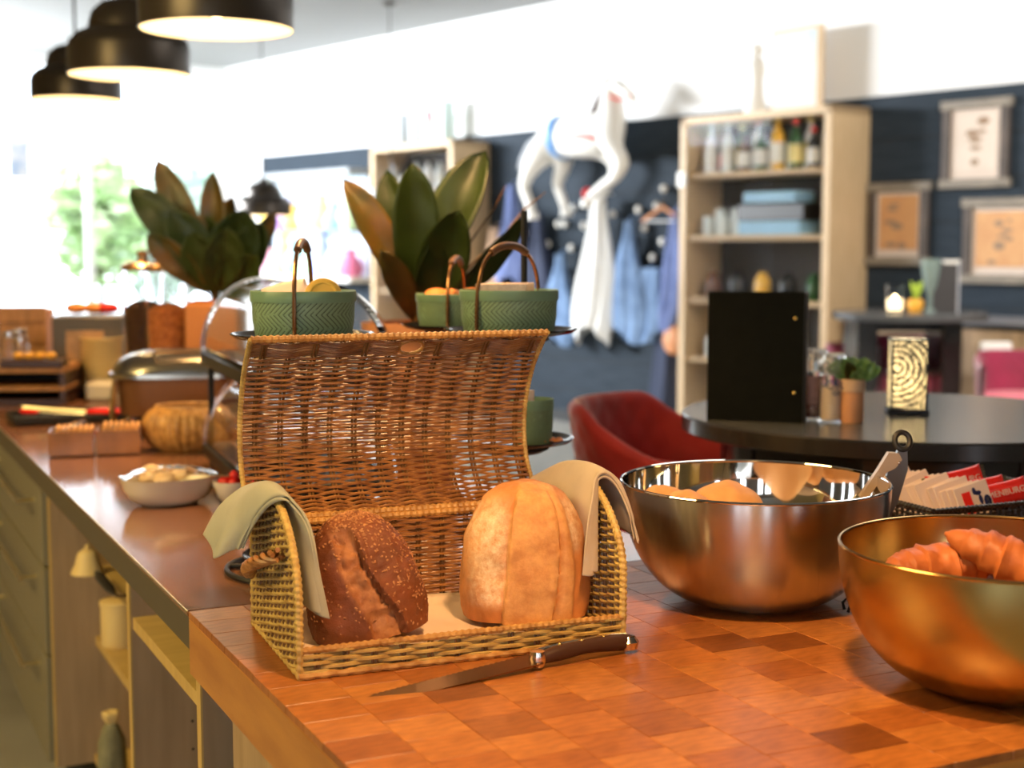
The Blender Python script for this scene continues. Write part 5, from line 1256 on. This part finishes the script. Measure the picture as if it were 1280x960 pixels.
# ================================================================ WALL CABINETS
def cabinet(label, pxl, pxr, pytop, pybot, depth, shelves, bottoms=.04):
    sl, sr = wall_s(pxl, depth), wall_s(pxr, depth)
    w = sl - sr; c = W0 + WS * ((sl + sr) / 2)
    Yl = (W0 + WN * depth + WS * sl).y; zt = aty(pxl, pytop, Yl).z
    r_ = thing('glass_cabinet', label, 'cabinet', (c.x, c.y, 0), WR)
    y0 = -depth
    def pc(name, x, y, z, sx_, sy_, sz_, m): return MB().bbox((x, y, z), (sx_, sy_, sz_), .002).obj(name, m, r_, 0)
    t = .055
    pc('side_panel', -w / 2 + t / 2, y0 / 2, zt / 2, t, depth, zt, 'oak'); pc('side_panel', w / 2 - t / 2, y0 / 2, zt / 2, t, depth, zt, 'oak')
    pc('top_panel', 0, y0 / 2, zt - .025, w, depth, .05, 'oak'); pc('plinth', 0, y0 / 2, .05, w, depth, .1, 'oak'); pc('back_panel', 0, -.015 - .03, zt / 2, w - .08, .02, zt - .1, 'cabinside')
    zz = []
    for py in shelves:
        p_ = W0 + WN * depth + WS * ((sl + sr) / 2); z = aty((pxl + pxr) / 2, py, p_.y).z; zz.append(z)
        pc('shelf', 0, y0 / 2 + .0, z, w - .1, depth - .06, .035, 'oak')
    for sx_ in (-1, 1):
        f = MB(); x0, x1 = (0.004, w / 2 - t) if sx_ > 0 else (-w / 2 + t, -.004)
        MB().box(((x0 + x1) / 2, y0 + .012, zt / 2 + .03), (x1 - x0, .006, zt - .17)).obj('glass_door', gl2, r_, 0)
    pc('lock', -w / 2 + t * .6, y0 - .012, zt - .42, .07, .03, .10, 'whitep')
    return r_, (sl, sr, w, zt, zz, c, depth)
gl2 = mat('door_glass', (1, 1, 1), .0, trans=1, ior=1.06)
cA, iA = cabinet('tall oak glass-door cabinet of bottles against the dark wall', 849, 1036, 148, 540, .42, (216, 297, 378, 455))
cB, iB = cabinet('second oak glass-door cabinet behind the right plant', 464, 566, 184, 500, .42, (240, 300, 365, 440))
def in_cab(info, fx, dy, z):
    sl, sr, w, zt, zz, c, dep = info; v = Matrix.Rotation(WR, 3, 'Z') @ Vector((fx * (w - .20) / 2, -dep + .13 + dy * .6, 0)); return (c.x + v.x, c.y + v.y, z)
bprof = lambda h, r: [(0, 0), (r, 0), (r, h * .58), (r * .8, h * .68), (r * .34, h * .78), (r * .32, h * .97), (r * .38, h), (0, h)]
GCOL = {'clear': (.75, .8, .78), 'green': (.03, .09, .03), 'brown': (.12, .04, .01), 'red': (.6, .02, .02), 'amber': (.75, .42, .05), 'dark': (.015, .015, .015), 'white': (.8, .8, .78)}
for k_, c_ in GCOL.items(): M['b_' + k_] = mat(k_ + '_bottle', c_, .15)
M['lab_w'] = mat('white_label', (.8, .78, .72), .6); M['lab_y'] = mat('yellow_label', (.75, .62, .25), .6); M['lab_r'] = mat('red_label', (.7, .03, .03), .6)
def bottle(label, p, h, r, body, cap, lab, group=None):
    r_ = thing('bottle', label, 'bottle', p, WR, group)
    MB().lathe(bprof(h, r), 18).obj('glass', 'b_' + body, r_); MB().lathe([(r * .42, h * .9), (r * .42, h * 1.01), (0, h * 1.01)], 12).obj('cap', cap, r_)
    MB().lathe([(r * 1.03, h * .12), (r * 1.03, h * .5)], 18).obj('label', lab, r_)
    return r_
top = [('clear', 'lab_y', 'lab_w'), ('white', 'lab_w', 'lab_w'), ('dark', 'redpack', 'lab_r'), ('clear', 'lab_w', 'lab_w'), ('green', 'lab_y', 'lab_y'), ('brown', 'black', 'lab_w'), ('white', 'redpack', 'lab_w'), ('green', 'black', 'lab_w'), ('clear', 'lab_w', 'lab_w'), ('amber', 'lab_y', 'lab_w'), ('white', 'black', 'lab_w'), ('green', 'redpack', 'lab_y'), ('clear', 'lab_y', 'lab_y'), ('dark', 'redpack', 'lab_w'), ('white', 'lab_w', 'lab_w')]
cn = {'clear': 'clear', 'white': 'white', 'dark': 'black', 'green': 'green', 'brown': 'brown', 'amber': 'amber'}
for k, (b_, cp, lb_) in enumerate(top):
    fx = -1 + 2 * (k + .5) / len(top); h = .30 + .05 * math.sin(k * 2.3)
    bottle(f'{cn[b_]} glass bottle, {ordn[k]} from the left on the top cabinet shelf', in_cab(iA, fx, -.06 if k % 2 else .04, iA[4][0] + .018), h, .042, b_, cp, lb_)
# second shelf: glasses and pale blue boxes
for k in range(6):
    r_ = MB().lathe([(0, 0), (.035, 0), (.04, .02), (.04, .13 + .05 * (k % 2)), (.036, .13 + .05 * (k % 2)), (.036, .02), (0, .015)], 18).obj('drinking_glass', 'b_clear', None, loc=in_cab(iA, -.85 + .13 * k, -.05 + .08 * (k % 2), iA[4][1] + .018))
    tag(r_, 'pale drinking glass at the left of the second cabinet shelf', 'glass', 'glasses on the second shelf of the bottle cabinet')
bluebox = mat('pale_blue_box', (.30, .52, .68), .4)
for k in range(2):
    o = MB().bbox((0, 0, .045 + .2 * k), (.52 - .08 * k, .2, .09 - .02 * k), .004).obj('tea_box', bluebox if True else None, None, loc=in_cab(iA, .25, -.02, iA[4][1] + .018), rz=WR); tag(o, ['lower pale blue box on the second cabinet shelf', 'upper pale blue box on the second cabinet shelf'][k], 'box')
o = MB().bbox((0, 0, .145), (.56, .22, .108), .004).obj('black_case', 'black', None, loc=in_cab(iA, .28, -.02, iA[4][1] + .018), rz=WR); tag(o, 'black case between the two pale blue boxes', 'box')
for k in range(9):
    sh = 2 if k < 5 else 3; fx = (-.8 + .4 * (k if k < 5 else k - 5))
    b_ = ['brown', 'dark', 'amber', 'dark', 'green', 'clear', 'white', 'clear', 'white'][k]
    nmk = ['far left', 'left', 'middle', 'right', 'far right'][k if k < 5 else k - 5]
    o = MB().lathe([(0, 0), (.05, 0), (.055, .02), (.055, .12), (.04, .15), (.03, .16), (.03, .18), (0, .18)], 18).obj('jar', 'b_' + b_, None, loc=in_cab(iA, fx, 0, iA[4][sh] + .018)); tag(o, f'{cn[b_]} jar at the {nmk} of the {"third" if sh == 2 else "fourth"} cabinet shelf', 'jar')
o = MB().bbox((0, 0, .09), (.7, .25, .18), .004).obj('storage_box', mat('grey_storage', (.22, .2, .17), .6), None, loc=in_cab(iA, .1, 0, .101), rz=WR); tag(o, 'grey storage box at the bottom of the bottle cabinet', 'box')
for k in range(10):
    sh = 0 if k < 6 else 1; fx = -.85 + .34 * (k if k < 6 else k - 6)
    b_ = ['white', 'dark', 'clear', 'white', 'clear', 'brown', 'clear', 'dark', 'white', 'amber'][k]
    bottle(f'{cn[b_]} bottle, {ordn[k if k < 6 else k - 6]} from the left on the {"top" if sh == 0 else "second"} shelf of the second cabinet', in_cab(iB, fx, 0, iB[4][sh] + .018), .26, .045, b_, 'black', 'lab_w')
# things standing on the cabinets
def on_cab(info, px): 
    s = wall_s(px, .2, 120); p = W0 + WN * .2 + WS * s; return (p.x, p.y, info[3])
p = on_cab(iA, 996); r_ = thing('framed_poster', 'pale framed picture standing on top of the bottle cabinet', 'picture', p, WR)
MB().bbox((0, 0, .27), (.42, .03, .54), .003).obj('frame', 'oak', r_); MB().box((-.01, -.017, .27), (.36, .004, .49)).obj('print', mat('pale_teal_print', (.45, .62, .66), .5, noise_=5, col2=(.75, .62, .5)), r_, 0)
p = on_cab(iA, 945); r_ = thing('angel_figurine', 'cream figurine with raised arm on top of the bottle cabinet', 'figurine', p, WR)
MB().lathe([(0, 0), (.08, 0), (.085, .02), (.05, .12), (.045, .22), (.06, .3), (.05, .36), (.02, .39), (0, .4)], 20).obj('body', 'whitep', r_); MB().ball((0, 0, .43), .045, 14, 10).obj('head', 'whitep', r_)
MB().tube([(-.05, 0, .33), (-.14, 0, .38), (-.2, 0, .47)], [.022, .018, .012], 8).obj('arm', 'whitep', r_)
for k, (px, w_, h_, m) in enumerate(((497, .22, .30, mat('pale_blue_grey_card', (.55, .62, .68), .6)), (555, .14, .36, mat('pale_mint_box', (.6, .75, .72), .5)))):
    p = on_cab(iB, px); o = MB().bbox((0, 0, h_ / 2), (w_, .12, h_), .006).obj('storage_tin', m, None, loc=p, rz=WR); tag(o, ['pale blue-grey tin on top of the second cabinet', 'pale mint tin on top of the second cabinet'][k], 'tin')
p = on_cab(iB, 535); r_ = thing('small_figurine', 'white figurine with pink scarf on top of the second cabinet', 'figurine', p, WR)
MB().lathe([(0, 0), (.06, 0), (.05, .15), (.06, .26), (.02, .32), (0, .33)], 16).obj('body', 'whitep', r_); MB().ball((0, 0, .37), .04, 12, 8).obj('head', 'whitep', r_); MB().ball((.04, -.02, .24), .035, 12, 8, (1, 1, 1.5)).obj('scarf', mat('pink_scarf', (.85, .3, .35), .7), r_)

# bright recess (display window) between cabinet and window front, with coloured things in it
sL, sR = wall_s(345, .04), wall_s(462, .04); cm = W0 + WN * .05 + WS * ((sL + sR) / 2); Yc = cm.y
zt_, zb_ = aty(400, 222, Yc).z, aty(400, 345, Yc).z
dw = thing('display_window', 'bright display case of colourful items left of the second cabinet', 'display', (cm.x, cm.y, 0), WR)
wW = sL - sR
MB().box((0, -.005, (zt_ + zb_) / 2), (wW, .01, zt_ - zb_)).obj('lit_back', mat('lit_display_back', (.6, .72, .85), .5, em=((.70, .80, 1.0), .5)), dw, 0)
MB().bbox((0, -.12, zt_ + .02), (wW + .08, .26, .06), .004).obj('top_rail', mat('grey_rail', (.35, .37, .38), .5), dw)
MB().bbox((0, -.12, zb_ - .02), (wW + .08, .26, .05), .004).obj('bottom_ledge', 'whitep', dw)
MB().box((0, -.12, (zt_ * .45 + zb_ * .55)), (wW, .2, .02)).obj('glass_shelf', gl, dw, 0)
cols = [(.9, .45, .6), (.95, .75, .1), (.35, .4, .85), (.9, .8, .3), (.5, .3, .7), (.95, .95, .9), (.3, .65, .8), (.95, .6, .15), (.75, .2, .35), (.6, .8, .5)]
for k in range(14):
    lv = k // 7; c = cols[(k * 3) % 10]; fx = -wW / 2 + (k % 7 + .5) * wW / 7; v = Matrix.Rotation(WR, 3, 'Z') @ Vector((fx, -.12, 0))
    zbase = zb_ + .006 if lv == 0 else zt_ * .45 + zb_ * .55 + .011; h_ = (.24, .40, .32)[k % 3] * 1.1
    o = MB().lathe([(0, 0), (.09, 0), (.13, h_ * .3), (.09, h_ * .6), (.05, h_ * .8), (.07, h_), (0, h_)], 16).obj('coloured_vase', mat('vase_glaze', c, .3), None, loc=(cm.x + v.x, cm.y + v.y, zbase))
    tag(o, f'coloured vase, {ordn[k % 7]} from the left on the {"lower" if lv == 0 else "upper"} level of the display case', 'vase')

# framed prints on the dark wall
def sepia(nm, c, c2, sc_): return mat(nm, c, .6, noise_=sc_, col2=c2)
def frame(label, x0, y0, x1, y1, pm_, seed):
    s_a, s_b = wall_s(x0, .06, y0), wall_s(x1, .06, y1); s = (s_a + s_b) / 2; p = W0 + WN * .034 + WS * s; Y = p.y
    z1, z0 = aty((x0 + x1) / 2, y0, Y).z, aty((x0 + x1) / 2, y1, Y).z; w, h = s_a - s_b, z1 - z0
    r_ = thing('framed_print', label, 'picture', (p.x, p.y, (z0 + z1) / 2), WR); t = .055
    for (cx, cz, sx_, sz_, nm, m) in ((0, h / 2 - t / 2, w + .03, t, 'frame_top', 'oakd'), (0, -h / 2 + t / 2, w + .03, t, 'frame_bottom', 'oakd'), (-w / 2 + t / 2, 0, t, h - 2 * t, 'frame_side', 'frame'), (w / 2 - t / 2, 0, t, h - 2 * t, 'frame_side', 'frame')):
        MB().bbox((cx, -.018, cz), (sx_, .034, sz_), .003).obj(nm, m, r_)
    MB().box((0, -.010, 0), (w - 2 * t, .008, h - 2 * t)).obj('mat_board', mat('mat_board', (.62, .52, .45), .7) if seed == 0 else bpy.data.materials['mat_board'], r_, 0)
    MB().box((0, -.0155, .01), (w - 2 * t - .05, .003, h - 2 * t - .07)).obj('print', pm_, r_, 0)
    ink = MB(); rg = random.Random(seed)
    for k in range(7): ink.ball((rg.uniform(-.06, .06), -.0175, rg.uniform(-h * .26, h * .26)), 1, 10, 6, (rg.uniform(.015, .05), .001, rg.uniform(.008, .028)))
    ink.obj('drawing', mat('print_ink', (.30, .20, .13), .7) if seed == 0 else bpy.data.materials['print_ink'], r_)['kind'] = 'stuff'
    return r_
M['oakd'] = mat('grey_worn_oak', (.28, .24, .19), .5, noise_=9, scale=(1, 1, 6))
frame('upper framed print with pale paper on the dark wall', 1179, 124, 1259, 235, sepia('pale_print', (.68, .58, .50), (.62, .52, .44), 6), 0)
frame('left framed print with orange paper beside the oak cabinet', 1086, 228, 1158, 332, sepia('sepia_print', (.62, .33, .14), (.55, .27, .12), 8), 1)
frame('lower right framed print with orange paper above the stool', 1205, 247, 1296, 355, sepia('sepia_print_b', (.64, .36, .16), (.56, .28, .12), 8), 2)

# coat knobs
kn0 = None; kc = 0
for (px, py) in sorted(((718, 260), (732, 282), (741, 243), (768, 268), (800, 262), (832, 236), (823, 257), (808, 285), (830, 302), (818, 322), (700, 240 + 40), (672, 272), (657, 291), (687, 305), (707, 338), (716, 310), (708, 280), (745, 262), (853 - 12, 352), (726, 368), (790, 300))):
    kc += 1;     p = wallp(px, py, .06)
    if kn0 is None:
        kn0 = thing('coat_hook', 'white round coat hook, first from the left on the dark wall', 'coat hook', p, WR, 'white coat hooks on the dark wall')
        MB().ball((0, -.02, 0), .030, 14, 10, (1, .7, 1)).obj('knob', 'whitep', kn0); m_ = MB(); m_.tube([(0, -.01, 0), (0, .03, 0)], .012, 8); m_.obj('stem', 'ksteel', kn0)
    else: copy_tree(kn0, loc=p, rz=WR, label=f'white round coat hook, {ordn[kc - 1]} from the left on the dark wall')
# garments
def garment(name, label, cat, px, py, w, h, m, wtop=.35, seed=0, off=.16, depth=.09, curve_=0):
    p = wallp(px, py, off); r_ = thing(name, label, cat, p, WR)
    def fn(u, v):
        a = u * 2 * math.pi; prof = wtop + (1 - wtop) * smst(0, .75, v) ; ww = w / 2 * prof * (1 - .25 * smst(.85, 1.0, v) * (1 + .4 * math.sin(u * 23 + seed)))
        fold = 1 + .16 * math.sin(a * 5 + seed + v * 2.5) + .08 * math.sin(a * 11 + seed * 2)
        x = math.cos(a) * ww * (1 + .10 * math.sin(a * 5 + seed)) + curve_ * v * v + .03 * math.sin(v * 5 + seed) * v; y = math.sin(a) * depth * (.35 + .65 * v) * fold
        y = min(y, depth * .55)
        return Vector((x, y, -h * v * (1 + .07 * math.sin(a * 2 + seed) * v)))
    b_ = MB().grid(fn, 60, 40, True); n0 = len(b_.v)
    b_.f.append(tuple(range(59, -1, -1))); b_.obj('cloth', m, r_, 70)
    MB().tube([(0, 0, -.01), (0, .02, .03), (0, off - .05, .035)], .006, 6).obj('hanging_loop', m, r_)
    return r_
garment('white_garment', 'long white shirt hanging below the white horse', 'clothing', 748, 248, .42, 1.05, 'white', .30, 1, .2, .12, -.04)
garment('denim_jacket', 'light blue denim jacket hanging right of the white shirt', 'clothing', 786, 276, .40, .86, 'denim', .15, 3)
garment('denim_jacket', 'blue jacket hanging next to the oak cabinet', 'clothing', 845, 262, .32, .84, 'denimm', .3, 5, .12)
garment('blue_coat', 'mid blue coat hanging behind the raised plant twig', 'clothing', 640, 232, .36, .80, 'denimm', .2, 7)
garment('denim_coat', 'pale denim coat hanging low left of the white shirt', 'clothing', 700, 318, .34, .68, 'denim', .2, 9)
garment('navy_coat', 'dark navy coat hanging between the two blue coats', 'clothing', 672, 268, .34, .86, 'denimd', .35, 11, .13)
garment('navy_jacket', 'dark navy jacket hanging beside the oak cabinet near the floor', 'clothing', 832, 372, .30, 1.15, 'denimd', .5, 13, .12)
garment('tan_jacket', 'tan garment hanging at the left behind the right plant', 'clothing', 618, 285, .26, .66, 'tan', .4, 15)
garment('blue_trousers', 'light blue trousers hanging low right of the white shirt', 'clothing', 812, 335, .34, .52, 'denim', .7, 17, .13)
hgp = wallp(828, 262, .16); r_ = thing('coat_hanger', 'copper-coloured coat hanger on a knob near the oak cabinet', 'hanger', hgp, WR)
MB().tube([(-.2, 0, -.08), (0, 0, .02), (.12, 0, -.04)], .014, 8).obj('shoulder', 'terra', r_); MB().tube([(-.2, 0, -.08), (.12, 0, -.085)], .006, 6).obj('bar', 'white', r_); MB().tube([(0, 0, .02), (0, 0, .06), (.02, .03, .08)], .005, 6).obj('hook', 'ksteel', r_)
bgp = wallp(842, 425, .18); r_ = thing('handbag', 'orange-brown handbag hanging by the oak cabinet', 'bag', bgp, WR)
MB().ball((0, 0, 0), .1, 16, 10, (1, .5, 1.1)).obj('pouch', 'terra', r_); MB().tube([(-.06, 0, .08), (-.03, 0, .25), (.03, 0, .25), (.06, 0, .08)], .008, 6).obj('strap', 'leather', r_)
rk = wallp(735, 242, .12); r_ = MB().ball((0, 0, 0), .045, 14, 10, (1, .6, 1.1)).obj('red_pompom', 'red', None, loc=rk); tag(r_, 'small red pompom on the wall below the horse belly', 'pompom')

# the white horse
hp_ = wallp(722, 190, .34)
hs = thing('carousel_horse', 'white painted carousel horse mounted high on the dark wall', 'horse', hp_, WR)
k_ = hp_.y / F_PX * 1.0   # metres per pixel at that depth
kx = k_ / abs(math.cos(WR)) * .80
def H(px, py, y=0): return Vector(((px - 722) * kx, y, (190 - py) * k_))
hv = [(H(722, 172), .16), (H(690, 168), .165), (H(668, 172), .13), (H(752, 170), .165), (H(772, 165), .13), (H(772, 140), .095), (H(768, 120), .075), (H(775, 112), .062), (H(790, 124), .048), (H(803, 136), .035)]
he = [(0, 1), (1, 2), (0, 3), (3, 4), (4, 5), (5, 6), (6, 7), (7, 8), (8, 9)]
def limb(root, pts, rads):
    prev = root
    for p, r in zip(pts, rads): hv.append((p, r)); he.append((prev, len(hv) - 1)); prev = len(hv) - 1
limb(2, [H(672, 196, -.09), H(660, 216, -.1), H(655, 232, -.1), H(664, 252, -.1), H(668, 264, -.1)], [.10, .06, .045, .036, .045])
limb(2, [H(692, 196, .09), H(682, 214, .1), H(676, 228, .1), H(686, 248, .1), H(690, 260, .1)], [.10, .06, .045, .036, .045])
limb(4, [H(780, 186, -.09), H(800, 208, -.1), H(790, 224, -.1), H(766, 238, -.1), H(752, 250, -.1)], [.095, .06, .048, .038, .042])
limb(3, [H(755, 190, .09), H(764, 208, .1), H(760, 222, .1), H(748, 236, .1), H(742, 246, .1)], [.095, .055, .045, .034, .04])
me = bpy.data.meshes.new('body'); me.from_pydata([v for v, r in hv], he, []); ho = bpy.data.objects.new('body', me); COL.objects.link(ho); ho.parent = hs
me.materials.append(M['whitep'])
sk = ho.modifiers.new('skin', 'SKIN')
for i, (v, r) in enumerate(hv): me.skin_vertices[0].data[i].radius = (r, r)
me.skin_vertices[0].data[0].use_root = True
sk.use_smooth_shade = True; ss = ho.modifiers.new('sub', 'SUBSURF'); ss.levels = 2; ss.render_levels = 2
mn_ = MB()
for k in range(7): mn_.ball(H(746 + 3.4 * k, 138 - 6 * k + 8, -.02), .035, 10, 6, (1, .7, 1.3))
mn_.obj('mane', 'darkwood', hs)
MB().tube([H(666, 168), H(652, 178), H(640, 196), H(632, 206)], [.035, .045, .04, .012], 10).obj('tail', mat('grey_tail', (.35, .36, .38), .7), hs)
for y in (-.03, .03): MB().ball(H(768, 104, y), .025, 8, 6, (.6, .5, 1.6)).obj('ear', 'whitep', hs)
MB().ball(H(786, 118, -.045), .009, 8, 6).obj('eye', 'black', hs)
ch = MB().lathe([(.168, -.03), (.175, 0), (.168, .03)], 28).obj('saddle_strap', mat('blue_strap', (.05, .25, .6), .5), hs); ch.location = H(702, 170); ch.rotation_euler = (0, R(90), 0)
MB().tube([H(735, 172, -.17), H(755, 174, -.17), H(768, 178, -.14), H(774, 182, -.1)], .014, 8).obj('red_harness', 'redpack', hs)
MB().tube([H(776, 128, -.06), H(788, 134, -.05), H(800, 130, -.03)], .008, 8).obj('bridle', 'redpack', hs)
for p_ in (17 - 3, 19, 24, 29): pass
for (px, py, y) in ((669, 267, -.1), (691, 263, .1), (750, 254, -.1), (740, 249, .1)): MB().lathe([(0, -.03), (.05, -.03), (.04, .03), (0, .03)], 14, H(px, py, y)).obj('hoof', 'whitep', hs)
MB().tube([H(722, 180), H(722, 180) + Vector((0, .32, 0))], .03, 10).obj('wall_bracket', 'black', hs)

# ================================================================ OUTSIDE GREENERY
def foliage(label, px, py, Y, rad, n, m, seed, sz=.11):
    p = aty(px, py, Y); rg = random.Random(seed); r_ = thing('tree', label, 'tree', (p.x, p.y, -.0), 0)
    mb = MB()
    for k in range(n):
        d = Vector((rg.gauss(0, 1), rg.gauss(0, 1), rg.gauss(0, 1))).normalized() * (rg.random() ** .4); c = Vector((d.x * rad[0], d.y * rad[0], p.z + d.z * rad[1]))
        q = Matrix.Rotation(rg.uniform(0, 6.3), 3, 'Z') @ Matrix.Rotation(rg.uniform(-1.2, 1.2), 3, 'X'); s = rg.uniform(.6, 1.3) * sz
        mb.add([c + q @ Vector(v) * s for v in ((-1, 0, 0), (0, -.45, .1), (1, 0, 0), (0, .45, .1))], [(0, 1, 2, 3)])
    o = mb.obj('foliage', m, r_, 0); o['kind'] = 'stuff'
    tr = MB(); tr.tube([(0, 0, 0), (.03, 0, p.z * .6), (0, 0, p.z)], [.05, .04, .02], 8)
    for a in range(5): tr.tube([(0, 0, p.z * .6), (rad[0] * .6 * math.cos(a * 1.3), rad[0] * .6 * math.sin(a * 1.3), p.z + rad[1] * .3)], [.03, .01], 6)
    tr.obj('trunk', 'darkwood', r_)
    return r_
foliage('bright green bush outside the window, left of the left plant', 122, 272, 17.5, (.62, .85), 1900, 'leafy', 1)
foliage('grey-green bush outside the window just behind the left plant', 196, 300, 20.0, (.85, .95), 1900, mat('grey_green_leaf', (.68, .80, .68), .7, noise_=2), 2)
foliage('tall green shrub outside beside the far wall end', 262, 262, 22.5, (.85, 1.0), 1700, mat('mid_green_leaf', (.62, .78, .66), .7, noise_=2), 3)
pp_ = aty(24, 200, 13.6); r_ = thing('hanging_poster', 'small pale blue poster hanging in the window at the far left', 'poster', pp_, FRZ + math.pi)
MB().bbox((0, 0, 0), (.20, .01, .34), .002).obj('sheet', mat('poster_blue', (.30, .42, .62), .6, noise_=8, col2=(.8, .75, .7)), r_)
MB().tube([(0, 0, .17), (0, 0, ZC - pp_.z)], .003, 5).obj('cord', 'white', r_)
